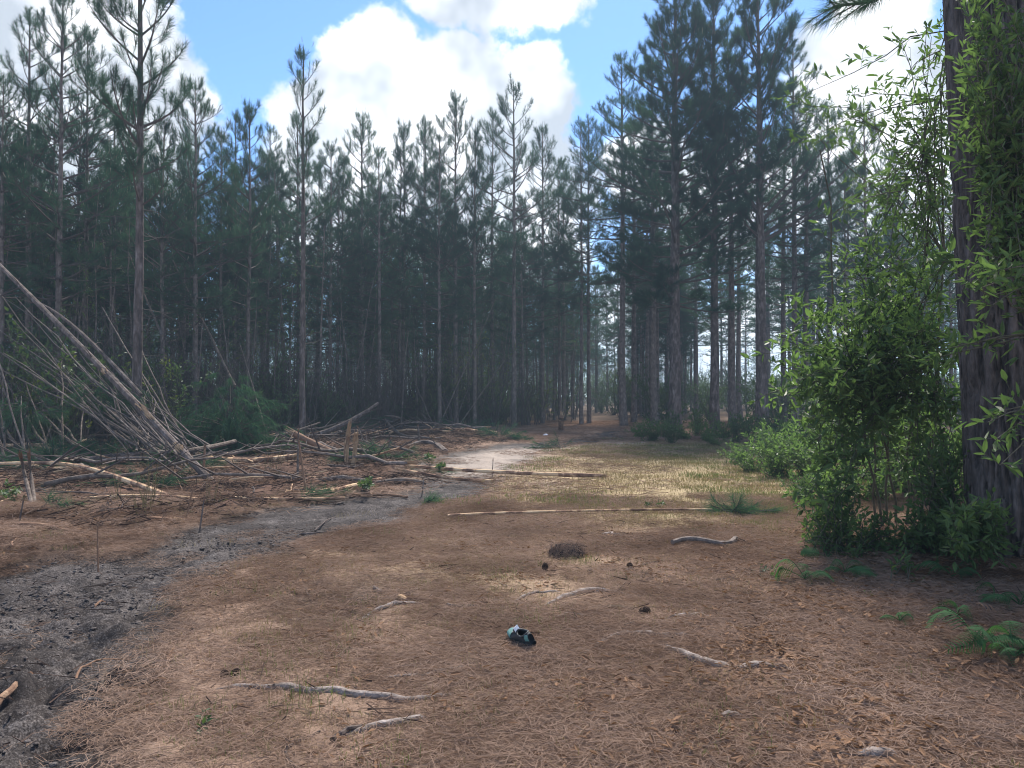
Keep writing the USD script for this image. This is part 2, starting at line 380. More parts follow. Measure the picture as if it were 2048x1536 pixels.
def height(P, z=None):
    P = np.asarray(P, float).reshape(-1, 2)
    if z is None:
        z = zones(P)
    X = np.column_stack([P, np.zeros(len(P))])
    near = np.clip(1 - np.hypot(P[:, 0], P[:, 1]) / 60, 0, 1)
    h = (fbm(X * 0.25, 3, 1) - 0.5) * 0.10 * near + (fbm(X * 1.6, 3, 2) - 0.5) * 0.05 + (fbm(X * 9, 3, 3) - 0.5) * 0.022
    close = np.clip((9.5 - np.hypot(P[:, 0], P[:, 1])) / 4, 0, 1)
    lumps = np.abs(fbm(X * 3.2, 4, 4) - 0.5) * 0.30 + (fbm(X * 12, 3, 5) - 0.5) * 0.09
    h = h + z["mud"] * ((lumps - 0.075) * (0.5 + 0.85 * close) - 0.05)
    h = h + z["debris"] * ((fbm(X * 2.2, 4, 6) - 0.45) * 0.24 + np.maximum(fbm(X * 0.8, 2, 7) - 0.55, 0) * 0.5)
    h = h + z["leaf"] * ((fbm(X * 3.0, 3, 8) - 0.5) * 0.10 + 0.04)
    d = np.hypot(P[:, 0] - 4.5, P[:, 1] - 6.6)
    h = h + 0.16 * np.exp(-(d / 1.1) ** 2)
    for a, b in TRACK:
        u = (b - a)[:2]
        ln = np.linalg.norm(u)
        u = u / ln
        q = P - a[:2]
        s, t = q @ u, q @ np.array([-u[1], u[0]])
        on = (s > 0) & (s < ln)
        groove = np.exp(-(t / 0.17) ** 2)
        lug = (np.sin(s * 2 * np.pi / 0.21 + np.sign(t) * 1.2 + np.abs(t) * 9) > 0.1) * np.exp(-(t / 0.15) ** 4)
        h = h - on * z["mud"] * (groove * 0.03 + lug * 0.045)
    return h


def hz(x, y):
    return float(height(np.array([[x, y]]))[0])


def drop(p, up=0.0):
    """The point p moved onto the ground, or up above it."""
    return np.array([p[0], p[1], hz(p[0], p[1]) + up])


def gp(px, py, up=0.0):
    return drop(on_ground(px, py), up)


def spaced(stops):
    out = [stops[0][0]]
    for (a, _), (b, step) in zip(stops[:-1], stops[1:]):
        while out[-1] < b:
            out.append(out[-1] + (step if step > 0 else -step * out[-1]))
    return np.array(out)


def build_ground():
    ys = np.concatenate([[-400, -150, -60, -25, -12, -6, -3, -1.5, 0, 1], spaced([(2.0, 0), (4.6, .032), (60, -.0072), (500, -.06)])])
    xp = [0]
    step = 0.042
    while xp[-1] < 500:
        xp.append(xp[-1] + step)
        if xp[-1] > 5.5:
            step *= 1.035
    xs = np.concatenate([-np.array(xp[:0:-1]), xp])
    X, Y = np.meshgrid(xs, ys)
    P = np.column_stack([X.ravel(), Y.ravel()])
    z = zones(P)
    V = np.column_stack([P, height(P, z)])
    i, j = np.meshgrid(np.arange(len(ys) - 1), np.arange(len(xs) - 1), indexing="ij")
    a = (i * len(xs) + j).ravel()
    F = np.vstack([np.stack([a, a + 1, a + 1 + len(xs)], 1), np.stack([a, a + 1 + len(xs), a + len(xs)], 1)])
    n = {"geo": ("geometry", {}), "za": ("attribute", {"attribute": "zone_a"}), "zb": ("attribute", {"attribute": "zone_b"}), "sa": ("separate_color", {"color_type": "rgb"}), "sb": ("separate_color", {"color_type": "rgb"}),
         "n1": ("noise_texture", {"scale": 1.7, "detail": 5.0, "roughness": 0.6}), "n2": ("noise_texture", {"scale": 26.0, "detail": 6.0, "roughness": 0.7}), "n3": ("noise_texture", {"scale": 95.0, "detail": 4.0, "roughness": 0.7}),
         "nn": ("math", {"math_type": "multiply_add", "value2": 0.45}), "nh": ("math", {"math_type": "multiply", "value2": 0.55}), "n4": ("math", {"math_type": "multiply_add", "value2": 0.5}), "n4h": ("math", {"math_type": "multiply", "value2": 0.5}),
         "straw": ("rgb_ramp", {"ramp": [(0.33, (0.10, 0.066, 0.048)), (0.5, (0.24, 0.162, 0.118)), (0.66, (0.38, 0.275, 0.20))]}),
         "dry": ("rgb_ramp", {"ramp": [(0.33, (0.15, 0.118, 0.065)), (0.48, (0.27, 0.208, 0.12)), (0.62, (0.39, 0.31, 0.19))]}),
         "mudc": ("rgb_ramp", {"ramp": [(0.36, (0.015, 0.0125, 0.012)), (0.50, (0.043, 0.037, 0.0355)), (0.64, (0.20, 0.18, 0.173))]}),
         "sandc": ("rgb_ramp", {"ramp": [(0.3, (0.17, 0.14, 0.12)), (0.6, (0.34, 0.29, 0.25))]}),
         "leafc": ("rgb_ramp", {"ramp": [(0.35, (0.06, 0.034, 0.022)), (0.5, (0.17, 0.098, 0.062)), (0.66, (0.30, 0.19, 0.125))]}),
         "debc": ("rgb_ramp", {"ramp": [(0.34, (0.03, 0.02, 0.016)), (0.5, (0.092, 0.053, 0.038)), (0.66, (0.19, 0.115, 0.08))]}),
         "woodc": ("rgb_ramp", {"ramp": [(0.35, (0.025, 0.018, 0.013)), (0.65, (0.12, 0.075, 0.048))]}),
         "m1": ("mix_color", {}), "m2": ("mix_color", {}), "m3": ("mix_color", {}), "m4": ("mix_color", {}), "m5": ("mix_color", {}), "m6": ("mix_color", {}),
         "bn": ("noise_texture", {"scale": 42.0, "detail": 8.0, "roughness": 0.75}), "bump": ("bump", {"strength": 0.7, "distance": 0.03}), "p": ("principled_bsdf", {"roughness": 0.95, "specular_ior_level": 0.12})}
    l = [("za.color", "sa.color"), ("zb.color", "sb.color")] + [("geo.position", f"{k}.vector") for k in ("n1", "n2", "n3", "bn")]
    l += [("n1.fac", "nn.value1"), ("n2.fac", "nh.value1"), ("nh.value", "nn.value3"), ("nn.value", "n4.value1"), ("n3.fac", "n4h.value1"), ("n4h.value", "n4.value3")]
    l += [("n4.value", f"{k}.fac") for k in ("straw", "dry", "mudc", "sandc", "leafc", "debc", "woodc")]
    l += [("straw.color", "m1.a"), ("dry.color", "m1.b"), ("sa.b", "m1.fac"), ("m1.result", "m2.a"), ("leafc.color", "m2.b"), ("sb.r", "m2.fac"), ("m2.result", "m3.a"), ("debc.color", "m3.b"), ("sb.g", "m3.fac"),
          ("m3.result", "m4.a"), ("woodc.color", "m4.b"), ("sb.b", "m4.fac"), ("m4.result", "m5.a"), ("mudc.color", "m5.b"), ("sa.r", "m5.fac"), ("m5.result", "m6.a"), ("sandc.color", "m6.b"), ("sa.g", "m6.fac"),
          ("m6.result", "p.base_color"), ("bn.fac", "bump.height"), ("bump.normal", "p.normal")]
    g = usdkit.mesh(stage, path_for("ground"), (V, F), look("ground_cover", n, l), smooth=True)
    info(g.GetPrim(), kind="structure")
    api = UsdGeom.PrimvarsAPI(g)
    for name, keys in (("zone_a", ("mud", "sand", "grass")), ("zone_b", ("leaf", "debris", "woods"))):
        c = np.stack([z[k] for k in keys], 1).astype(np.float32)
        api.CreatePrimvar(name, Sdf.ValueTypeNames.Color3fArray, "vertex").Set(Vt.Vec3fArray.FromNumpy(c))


build_ground()


# ------------------------------------------------------------------ loose cover on the ground, too much to count
def scatter(name, protos, material, P, Z, rng, smin=0.8, smax=1.2, **tags):
    p = path_for(name)
    pi = UsdGeom.PointInstancer.Define(stage, p)
    targets = []
    for k, m in enumerate(protos):
        q = f"{p}/clump_{k + 1:03d}"
        usdkit.mesh(stage, q, m, material)
        targets.append(q)
    pi.CreatePrototypesRel().SetTargets(targets)
    n = len(P)
    pi.CreateProtoIndicesAttr(Vt.IntArray.FromNumpy(rng.integers(0, len(protos), n).astype(np.int32)))
    pi.CreatePositionsAttr(Vt.Vec3fArray.FromNumpy(np.column_stack([P, Z]).astype(np.float32)))
    a = rng.random(n) * 2 * np.pi
    pi.CreateOrientationsAttr(Vt.QuathArray([Gf.Quath(float(math.cos(x / 2)), 0.0, 0.0, float(math.sin(x / 2))) for x in a]))
    s = smin + (smax - smin) * rng.random(n)
    pi.CreateScalesAttr(Vt.Vec3fArray.FromNumpy(np.repeat(s[:, None], 3, 1).astype(np.float32)))
    info(pi.GetPrim(), kind="stuff", **tags)
    return p


def disc(rng, n, r):
    a, q = rng.random(n) * 2 * np.pi, r * np.sqrt(rng.random(n))
    return np.column_stack([np.cos(a) * q, np.sin(a) * q])


def straw_patch(rng, n, r, length, width, zmax, tilt=0.12):
    c = disc(rng, n, r)
    z = rng.random(n) ** 2 * zmax + 0.004
    a = rng.random(n) * 2 * np.pi
    t = rng.normal(0, tilt, n)
    d = np.column_stack([np.cos(a) * np.cos(t), np.sin(a) * np.cos(t), np.sin(t)])
    ln = length * (0.5 + 0.8 * rng.random(n))[:, None]
    w = unit(np.cross(d, rng.normal(size=(n, 3)) * [.4, .4, 1])) * width / 2
    o = np.column_stack([c, z])
    bend = np.column_stack([np.zeros((n, 2)), rng.random(n) * 0.012])
    bend[:, :2] += rng.normal(0, 0.012, (n, 2))
    v = np.stack([o - d * ln / 2 - w, o - d * ln / 2 + w, o + bend + w, o + bend - w, o + d * ln / 2], 1).reshape(-1, 3)
    f = (np.array([[0, 1, 2], [0, 2, 3], [3, 2, 4]])[None] + (np.arange(n) * 5)[:, None, None]).reshape(-1, 3)
    return v, f


def blade_patch(rng, n, r, h, width, lean=0.5):
    c = np.column_stack([disc(rng, n, r), np.zeros(n)])
    a = rng.random(n) * 2 * np.pi
    t = np.abs(rng.normal(0, lean, n)) + 0.1
    ln = (h * (0.45 + 0.8 * rng.random(n)))[:, None]
    out = np.column_stack([np.cos(a), np.sin(a), np.zeros(n)])
    side = np.column_stack([-np.sin(a), np.cos(a), np.zeros(n)]) * width / 2
    d1 = unit(out * np.sin(t * .6)[:, None] + [0, 0, 1] * np.cos(t * .6)[:, None])
    d2 = unit(out * np.sin(t * 1.7)[:, None] + [0, 0, 1] * np.cos(t * 1.7)[:, None])
    m = c + d1 * ln * .55
    v = np.stack([c - side, c + side, m + side * .8, m - side * .8, m + d2 * ln * .5], 1).reshape(-1, 3)
    f = (np.array([[0, 1, 2], [0, 2, 3], [3, 2, 4]])[None] + (np.arange(n) * 5)[:, None, None]).reshape(-1, 3)
    return v, f


def leaf_patch(rng, n, r, length):
    c = np.column_stack([disc(rng, n, r), 0.008 + rng.random(n) ** 2 * 0.035])
    a = rng.random(n) * 2 * np.pi
    d = np.column_stack([np.cos(a), np.sin(a), rng.normal(0, .28, n)])
    nn = np.column_stack([rng.normal(0, .4, (n, 2)), np.ones(n)])
    ln = length * (0.6 + 0.7 * rng.random(n))
    return leaf_mesh(c, d, nn, ln, ln * (0.28 + 0.16 * rng.random(n)))


def clod_patch(rng, n, r, size):
    ico = trimesh.creation.icosphere(1, 1.0)
    out = []
    for c, s in zip(disc(rng, n, r), size * (0.3 + rng.random(n) ** 3 * 1.6)):
        v = ico.vertices * (0.65 + 0.7 * fbm(ico.vertices * 1.3 + rng.random(3) * 50, 3, 5))[:, None] * s * [1.3, 1, .55]
        out.append((v @ trimesh.transformations.rotation_matrix(rng.random() * 6, [0, 0, 1])[:3, :3].T + [c[0], c[1], s * 0.15], np.array(ico.faces)))
    return cat(out)


def chip_patch(rng, n, r, lmin, lmax, wid, zmax=.05):
    c = np.column_stack([disc(rng, n, r), rng.random(n) ** 2 * zmax + .008])
    a, t = rng.random(n) * 2 * np.pi, rng.normal(0, .22, n)
    d = np.column_stack([np.cos(a) * np.cos(t), np.sin(a) * np.cos(t), np.sin(t)]) * (lmin + (lmax - lmin) * rng.random(n) ** 2)[:, None] / 2
    w = wid * (0.4 + rng.random(n))
    return sticks(c - d, c + d, w, w * .5, 3)


def sample(rng, n, y0, y1, weight, spread=0.74):
    """Points in the visible wedge of ground, kept where weight(zones) is high."""
    y = np.sqrt(y0 ** 2 + (y1 ** 2 - y0 ** 2) * rng.random(n))
    x = (rng.random(n) * 2 - 1) * (y * spread + 0.8)
    P = np.column_stack([x, y])
    z = zones(P)
    keep = rng.random(n) < np.clip(weight(z), 0, 1)
    P = P[keep]
    return P, height(P)


def build_litter():
    r = np.random.default_rng(5)
    bare = lambda z: 1 - 0.985 * np.maximum(z["mud"], z["sand"])
    P, Z = sample(r, 2100, 2.6, 12, lambda z: bare(z) * (1 - .55 * z["grass"]))
    k = fbm(np.column_stack([P * 1.1, np.zeros(len(P))]), 3, 79) + .16 * r.random(len(P)) > .36
    P, Z = P[k], Z[k]
    scatter("pine_straw", [straw_patch(r, 600, .42, .115, .0026, .022) for _ in range(6)], M["straw"], P, Z, r, label="brown pine straw lying all over the open ground", category="straw")
    P, Z = sample(r, 2600, 11, 46, lambda z: bare(z) * (1 - .75 * z["grass"]))
    scatter("pine_straw", [straw_patch(r, 260, .9, .22, .006, .03) for _ in range(4)], M["straw"], P, Z, r, .9, 1.5, label="brown pine straw of the clearing's far half and under the trees", category="straw")
    P, Z = sample(r, 2400, 2.6, 11, lambda z: bare(z) * (.4 + .6 * z["grass"]) * (1 - .8 * z["leaf"]) * (1 - z["debris"]))
    scatter("dry_grass", [blade_patch(r, 70, .3, .05, .0030, .8) for _ in range(5)], M["dry_grass"], P, Z, r, .6, 1.2, label="short dry yellow grass in the foreground", category="grass")
    P, Z = sample(r, 8000, 10, 40, lambda z: bare(z) * z["grass"])
    scatter("dry_grass", [blade_patch(r, 90, .45, .06, .007, .8) for _ in range(4)], M["dry_grass"], P, Z, r, .7, 1.3, label="short dry yellow grass of the open patch right of the track", category="grass")
    gn = lambda P, s, k: fbm(np.column_stack([P * s, np.zeros(len(P))]), 3, k)
    P, Z = sample(r, 1500, 2.6, 14, lambda z: bare(z) * (.45 + .4 * z["grass"] - .2 * z["leaf"]))
    k = gn(P, .7, 77) > .5
    scatter("green_grass", [blade_patch(r, 60, .2, .07, .0034, .7) for _ in range(5)], M["green_grass"], P[k], Z[k], r, .5, 1.2, label="sparse green grass blades coming up through the straw", category="grass")
    P, Z = sample(r, 4200, 11, 36, lambda z: bare(z) * z["grass"])
    k = gn(P, .35, 78) > .47
    scatter("green_grass", [blade_patch(r, 90, .45, .07, .008, .7) for _ in range(4)], M["green_grass"], P[k], Z[k], r, .6, 1.2, label="greener grass in strips across the open patch", category="grass")
    P, Z = sample(r, 900, 2.6, 9, lambda z: z["leaf"] + .07 * bare(z))
    scatter("leaf_litter", [leaf_patch(r, 52, .34, .052) for _ in range(6)], M["litter"], P, Z, r, .8, 1.15, label="tan fallen leaves under the broad trunk and over the front right corner", category="leaves")
    P, Z = sample(r, 900, 2.6, 11, lambda z: .5 * bare(z))
    scatter("leaf_litter", [leaf_patch(r, 7, .4, .045) for _ in range(5)], M["litter"], P, Z, r, .7, 1.2, label="scattered single dead leaves on the straw", category="leaves")
    P, Z = sample(r, 900, 2.4, 9.5, lambda z: .8 * z["mud"] ** 2 * (1 - z["sand"]))
    scatter("mud_clods", [clod_patch(r, 60, .3, .008) for _ in range(6)], M["clod"], P, Z, r, .6, 1.5, label="crumbled grey mud clods of the churned track", category="mud")
    P, Z = sample(r, 1700, 8, 30, lambda z: z["debris"])
    scatter("wood_debris", [chip_patch(r, 70, .5, .03, .3, .006, .07) for _ in range(5)], M["chip"], P, Z, r, .7, 1.6, label="brown bark chips and shredded wood over the cleared strip", category="wood chips")
    P, Z = sample(r, 700, 2.6, 10, lambda z: .6 * z["mud"] + .3 * bare(z))
    scatter("wood_debris", [chip_patch(r, 8, .4, .03, .22, .0035, .03) for _ in range(5)], M["chip"], P, Z, r, .7, 1.4, label="small dark twigs and bark bits on track and straw", category="twigs")


build_litter()

# ------------------------------------------------------------------ pines
def pine_shape(seed, H, base, Lmax, r0, per=38, length=.2, width=.009, whorl=.55, sides=7, elev=(12, 62), curl=24, dead=26, candles=.35, each=False, lean=0.0, fork=None, bare=0.1, nb=(3, 5), full=.42):
    """A long-needled pine: trunk, whorls of branches that turn up at their tips, needle brushes on the outer twigs, dead branches below."""
    g = np.random.default_rng(seed)
    zs = np.linspace(0, H, 16)
    wob = np.cumsum(g.normal(0, .012 * H / 15, (16, 2)), 0)
    wob[0] = 0
    T = np.column_stack([wob[:, 0] + lean * zs, wob[:, 1], zs])
    R = r0 * (1 - zs / H) ** .75 + .012
    R[0] *= 1.22
    at_z = lambda z: np.array([np.interp(z, zs, T[:, 0]), np.interp(z, zs, T[:, 1]), z])
    rad = lambda z: float(np.interp(z, zs, R))
    branches = []
    z, az = base, g.random() * 6.28
    while z < H - .3:
        u = (z - base) / (H - base)
        for _ in range(g.integers(nb[0], nb[1] + 1)):
            az += 2.4 + g.normal(0, .5)
            if g.random() < bare * (1 - u * .6):
                continue
            L = Lmax * (.5 + .5 * min(1, u / .25)) * (1 - u) ** .72 * (.5 + .7 * g.random()) + .28
            e0 = math.radians(elev[0] + (elev[1] - elev[0]) * u + g.normal(0, 8))
            branches.append((at_z(z + g.normal(0, .05)), az, e0, L, rad(z)))
        z += whorl * (.7 + .6 * g.random()) * (1 - .35 * u)
    if fork:
        for zf, azf, ef, Lf in fork:
            branches.append((at_z(zf), math.radians(azf), math.radians(ef), Lf, rad(zf)))
    wood, shoots = [], []
    for o, az, e0, L, rt in branches:
        K = 7
        s = np.linspace(0, 1, K)
        e = np.minimum(e0 + np.radians(curl) * s ** 1.5, 1.45)
        a = az + np.cumsum(g.normal(0, .06, K))
        d = np.column_stack([np.cos(a) * np.cos(e), np.sin(a) * np.cos(e), np.sin(e)])
        pts = o + np.vstack([[0, 0, 0], np.cumsum(d[:-1] * L / (K - 1), 0)])
        r1 = min(rt * .55, .012 + .013 * L)
        w = [tube(pts, np.linspace(r1, .005, K), 5 if each or L > 2 else 4, cap=False)]
        SO, SD, SL = [pts[-1] - d[-1] * min(.4, L * .5)], [d[-1]], [min(.4, L * .5) + .06]
        A, B = [], []
        step = .24 if L < 3 else .3
        for k, q in enumerate(np.arange(full, .97, step / L)):
            c = np.array([np.interp(q, s, pts[:, i]) for i in range(3)])
            da, de = np.interp(q, s, a), np.interp(q, s, e)
            for sg in ((1, -1) if g.random() < .45 else ((1,) if k % 2 else (-1,))):
                aa, ee = da + sg * g.uniform(.5, 1.25), de + g.uniform(-.25, .55)
                bd = np.array([math.cos(aa) * math.cos(ee), math.sin(aa) * math.cos(ee), math.sin(ee)])
                bl = min(1.1, (1 - q) * L * .5 + .2) * g.uniform(.6, 1.1)
                tip = c + bd * bl
                A.append(c); B.append(tip)
                n = min(bl, .42)
                SO.append(tip - bd * n); SD.append(unit(bd + [0, 0, .3])); SL.append(n)
                if bl > .5:
                    for _ in range(2):
                        f = g.uniform(.3, .75)
                        a2 = aa + g.choice([-1, 1]) * g.uniform(.4, .9)
                        d2 = np.array([math.cos(a2) * math.cos(ee + .3), math.sin(a2) * math.cos(ee + .3), math.sin(ee + .3)])
                        c2 = c + bd * bl * f
                        A.append(c2); B.append(c2 + d2 * .34)
                        SO.append(c2 + d2 * .05); SD.append(d2); SL.append(.32)
        w.append(sticks(A, B, .008, .004, 3))
        wood.append(cat(w))
        shoots.append((np.array(SO), np.array(SD), np.array(SL)))
    top = T[-1]
    lead = [(top - [0, 0, .8]), top - [0, 0, .25]]
    shoots.append((np.array([top - [0, 0, .7], top - [0, 0, .35]] + [top - [0, 0, .3]] * 4), np.array([[0, 0, 1], [0, 0, 1]] + [[math.cos(k * 1.6), math.sin(k * 1.6), 1.6] for k in range(4)]), np.array([.6, .4] + [.3] * 4)))
    wood.append(sticks([top - [0, 0, .1]], [top + [0, 0, .25]], .012, .006, 4))
    fol = [needle_mesh(*s, per, length, width, g) for s in shoots]
    can = []
    for SO, SD, SL in shoots:
        k = g.random(len(SO)) < candles * np.clip((SO[:, 2] - base) / (H - base), 0, 1)
        up = unit(SD[k] + [0, 0, 1.2])
        t = SO[k] + SD[k] * SL[k][:, None]
        can.append(sticks(t, t + up * g.uniform(.06, .2, (k.sum(), 1)), .009, .006, 3) if k.any() else None)
    trunk = tube(T, R, sides)
    A, B, w = [], [], []
    for _ in range(dead):
        zz = g.uniform(1.2, base + .6)
        a, e, L = g.random() * 6.28, g.normal(.05, .3), g.uniform(.3, 1.5) * (.5 + .5 * zz / base)
        o = at_z(zz)
        d = np.array([math.cos(a) * math.cos(e), math.sin(a) * math.cos(e), math.sin(e)])
        m = o + d * L * .6
        w.append(tube([o, m, o + d * L + [0, 0, g.normal(0, .12) * L]], [.013, .009, .004], 3, cap=False))
        if L > .7:
            a2 = a + g.choice([-.7, .7])
            A.append(m); B.append(m + np.array([math.cos(a2), math.sin(a2), g.normal(0, .3)]) * L * .4)
    w.append(sticks(A, B, .007, .003, 3))
    return dict(trunk=trunk, wood=wood, foliage=fol, candles=cat(can), dead=cat(w))


def pine_kit(name, **kw):
    s = pine_shape(**kw)
    p = kit(name)
    put("trunk", s["trunk"], M["bark_thin"], p, smooth=True)
    put("branches", cat(s["wood"]), M["twig"], p)
    put("needles", cat(s["foliage"]), M["needles"], p)
    put("candles", s["candles"], M["candle"], p, kind="stuff")
    put("dead_branches", s["dead"], M["twig"], p, kind="stuff")
    KITS[name + ":H"] = kw["H"]


def hero_pine(loc, bark, needles, rot=0.0, min_branch=0.9, **kw):
    """A pine whose branches are parts of their own, each with its needles."""
    tags = {k: kw.pop(k) for k in ("label", "category", "group") if k in kw}
    s = pine_shape(each=True, **kw)
    t = thing("pine_tree", loc, rot, **tags)
    put("trunk", s["trunk"], bark, t, smooth=True)
    for w, f in zip(s["wood"], s["foliage"]):
        b = put("branch", w, M["twig"], t)
        put("needles", f, needles, b)
    put("candles", s["candles"], M["candle"], t, kind="stuff")
    put("dead_branches", s["dead"], M["dead_twig"], t, kind="stuff")
    return t


pine_kit("slim_pine_one", seed=1, H=15, base=5.4, Lmax=2.8, r0=.10, elev=(-2, 46))
pine_kit("slim_pine_two", seed=2, H=14, base=4.6, Lmax=3.1, r0=.11, elev=(6, 52), whorl=.62)
pine_kit("slim_pine_three", seed=3, H=16, base=6.4, Lmax=2.5, r0=.10, elev=(-8, 42), bare=.2)
pine_kit("slim_pine_four", seed=4, H=13, base=5.0, Lmax=2.1, r0=.085, elev=(14, 58), whorl=.5)
pine_kit("slim_pine_five", seed=5, H=15, base=5.8, Lmax=3.3, r0=.115, bare=.35, elev=(0, 48), whorl=.7)
pine_kit("slim_pine_six", seed=6, H=14.5, base=4.2, Lmax=2.8, r0=.095, elev=(-4, 44), dead=34)
pine_kit("tall_pine_one", seed=7, H=20, base=7.2, Lmax=3.6, r0=.18, whorl=.65, per=38, width=.011, elev=(0, 45))
pine_kit("tall_pine_two", seed=8, H=21, base=8.5, Lmax=3.9, r0=.2, whorl=.7, per=38, elev=(-4, 45), width=.011)
pine_kit("spindly_pine", seed=9, H=12, base=6.5, Lmax=1.6, r0=.055, dead=22)
SLIM = ["slim_pine_one", "slim_pine_two", "slim_pine_three", "slim_pine_four", "slim_pine_five", "slim_pine_six"]


def kit_pine(k, x, y, H, rng, tilt=None, **tags):
    s = H / KITS[k + ":H"]
    return copy(k, "pine_tree", (x, y, hz(x, y) - .06), rng.random() * 360, (s ** .5 if s > 1 else s ** .8,) * 2 + (s,), tilt, **tags)


TAKEN = []


def clear_of(x, y, gap):
    return all((x - a) ** 2 + (y - b) ** 2 > (gap * gap if c < 0 else max(gap, c) ** 2) for a, b, c in TAKEN)


def build_forest():
    g = np.random.default_rng(21)
    # the pines whose tips make the skyline
    sky_line = [
        (395, 165, 27, "slim_pine_two", "bushy-topped pine with its tip just right of the left cloud"),
        (497, 205, 29, "slim_pine_four", "narrow pointed pine standing alone against blue sky between two bushier pines"),
        (440, 262, 30, "slim_pine_six", "pine with many pale upright candles on its top against blue sky"),
        (725, 228, 36, "slim_pine_one", "pine with a dense top against the left half of the white cloud"),
        (806, 246, 38, "slim_pine_four", "thin pine with a small top under the middle of the white cloud"),
        (852, 236, 39, "spindly_pine", "very thin pine tip beside a bushier pine below the big cloud"),
        (912, 190, 37, "slim_pine_two", "tall full pine in the middle of the skyline against white cloud"),
        (1028, 168, 38, "slim_pine_five", "tallest pine of the middle wall, open crown against the cloud's right part"),
        (985, 222, 41, "slim_pine_three", "pine just left of the tallest one in the middle wall"),
        (1085, 250, 42, "slim_pine_one", "pine filling the gap right of the tallest middle pine"),
        (1120, 320, 44, "slim_pine_six", "shorter pine at the right end of the middle wall by the trail"),
        (660, 290, 34, "slim_pine_six", "pine just right of the open-crowned lone pine, lower than it"),
        (555, 330, 40, "slim_pine_three", "pine set back, left of the open-crowned lone pine"),
        (120, -10, 24, "slim_pine_two", "tall pine in the upper left corner with many pale candles"),
        (62, 28, 25, "slim_pine_five", "pine with open upswept boughs at the far left of the skyline"),
        (175, 60, 27, "slim_pine_one", "dense pine right behind the bare-trunked pine on the left"),
        (330, 230, 26, "slim_pine_four", "pine just right of the bare-trunked pine on the left"),
        (10, 150, 23, "slim_pine_six", "pine cut by the photo's left edge"),
        (760, 300, 35, "slim_pine_five", "full low-branched pine in front of the middle wall, right of the dense top"),
        (950, 255, 37, "slim_pine_four", "slender pine between the tall full pine and the tallest middle pine"),
        (880, 270, 35.5, "slim_pine_six", "pine with low boughs below the tall full pine"),
        (610, 380, 38, "slim_pine_one", "pine behind the open-crowned lone pine"),
        (230, 200, 29, "slim_pine_three", "pine behind the bare-trunked pine on the left, half hidden by it"),
        (285, 300, 31, "slim_pine_six", "shorter pine right of the bare-trunked pine on the left"),
    ]
    for px, py, d, k, lab in sky_line:
        p = at(px, py, d)
        kit_pine(k, p[0], d, p[2] - hz(p[0], d), g, label=lab, category="pine tree")
        TAKEN.append((p[0], d, -1))
    # named trunks by the trail
    for px, d, H, k, lab in [(1178, 42, 17, "slim_pine_one", "dark pine trunk left of the trail, right one of a close pair"), (1163, 41, 16.5, "slim_pine_three", "dark pine trunk left of the trail, left one of a close pair"),
                             (1128, 47, 16, "slim_pine_five", "pine in the shade left of the pair beside the trail"), (848, 36.8, 14.5, "slim_pine_three", "pine with a straight pinkish trunk at the front of the middle wall"),
                             (800, 37.5, 14, "slim_pine_one", "thin-trunked pine just left of the straight pinkish trunk")]:
        p = at(px, 850, d)
        kit_pine(k, p[0], d, H, g, label=lab, category="pine tree")
        TAKEN.append((p[0], d, 1.6))
    # the wall behind them
    front = np.array([(-40, 23), (-14.5, 23.5), (-8, 30.8), (-4.4, 37), (0.5, 39.5), (4.2, 44.5), (5.2, 62), (6.5, 100)])
    n, tries = 0, 0
    while n < 186 and tries < 30000:
        tries += 1
        y = g.uniform(23, 78) if g.random() < .75 else g.uniform(24, 46)
        x = g.uniform(-.80 * y, 7.5)
        edge = np.interp(x, front[:, 0], front[:, 1]) if x < 5.2 else 200
        if y < edge or y > edge + 34:
            continue
        depth = y - edge
        if not clear_of(x, y, 1.25 if depth < 10 else 1.55):
            continue
        if x / y > .10 and y < 75 and x / y < .215:
            continue
        side = "left" if x / y < -.27 else "middle"
        row = "front rows" if depth < 7 else "back rows"
        H = g.uniform(10.5, 13.2) if depth < 8 else g.uniform(12, 15.2)
        k = SLIM[g.integers(6)] if g.random() < .68 else "spindly_pine"
        tl = g.normal(0, 1.2)
        if k == "spindly_pine":
            H *= .85
        place = "behind the leaning trunks" if side == "left" else "at the end of the clearing"
        kit_pine(k, x, y, H, g, tl * (3 if k == "spindly_pine" else 1), label=f"slim pine in the {row} of the pine wall {place}", category="pine tree", group=f"pines of the {row} {place}")
        TAKEN.append((x, y, -1))
        n += 1
    # right of the trail: taller, wider apart, the sky showing between the trunks
    for px, d, H, k, lab in [(1268, 44, 18, "tall_pine_one", "straight dark pine right beside the trail's right edge"), (1302, 46, 18, "tall_pine_two", "left one of two dark pine trunks close together right of the trail"),
                             (1314, 49, 18, "tall_pine_one", "right one of two dark pine trunks close together right of the trail"), (1480, 52, 19, "tall_pine_two", "thin dark pine trunk against sky left of the big forked pine"),
                             (1567, 43, 18.5, "tall_pine_one", "pine trunk against the bright sky right of the big forked pine"), (1612, 38, 17, "tall_pine_two", "dark leaning-looking pine trunk behind the right shrub's edge"),
                             (1392, 56, 18, "tall_pine_one", "distant pine between the two big ridged trunks"), (1248, 39, 19.2, "tall_pine_two", "leftmost tall pine of the group right of the trail, boughs over the trail"), (1590, 37, 19, "tall_pine_one", "tall pine right behind the big forked pine"), (1662, 41, 17.5, "tall_pine_two", "pine right of the forked pine whose crown meets the leafy saplings"), (1465, 39, 20.5, "tall_pine_one", "tall pine filling the gap left of the forked pine"), (1310, 40, 19.5, "tall_pine_two", "tall pine right behind the wide-boughed pine, to its left")]:
        p = at(px, 820, d)
        kit_pine(k, p[0], d, H, g, label=lab, category="pine tree")
        TAKEN.append((p[0], d, 1.5))
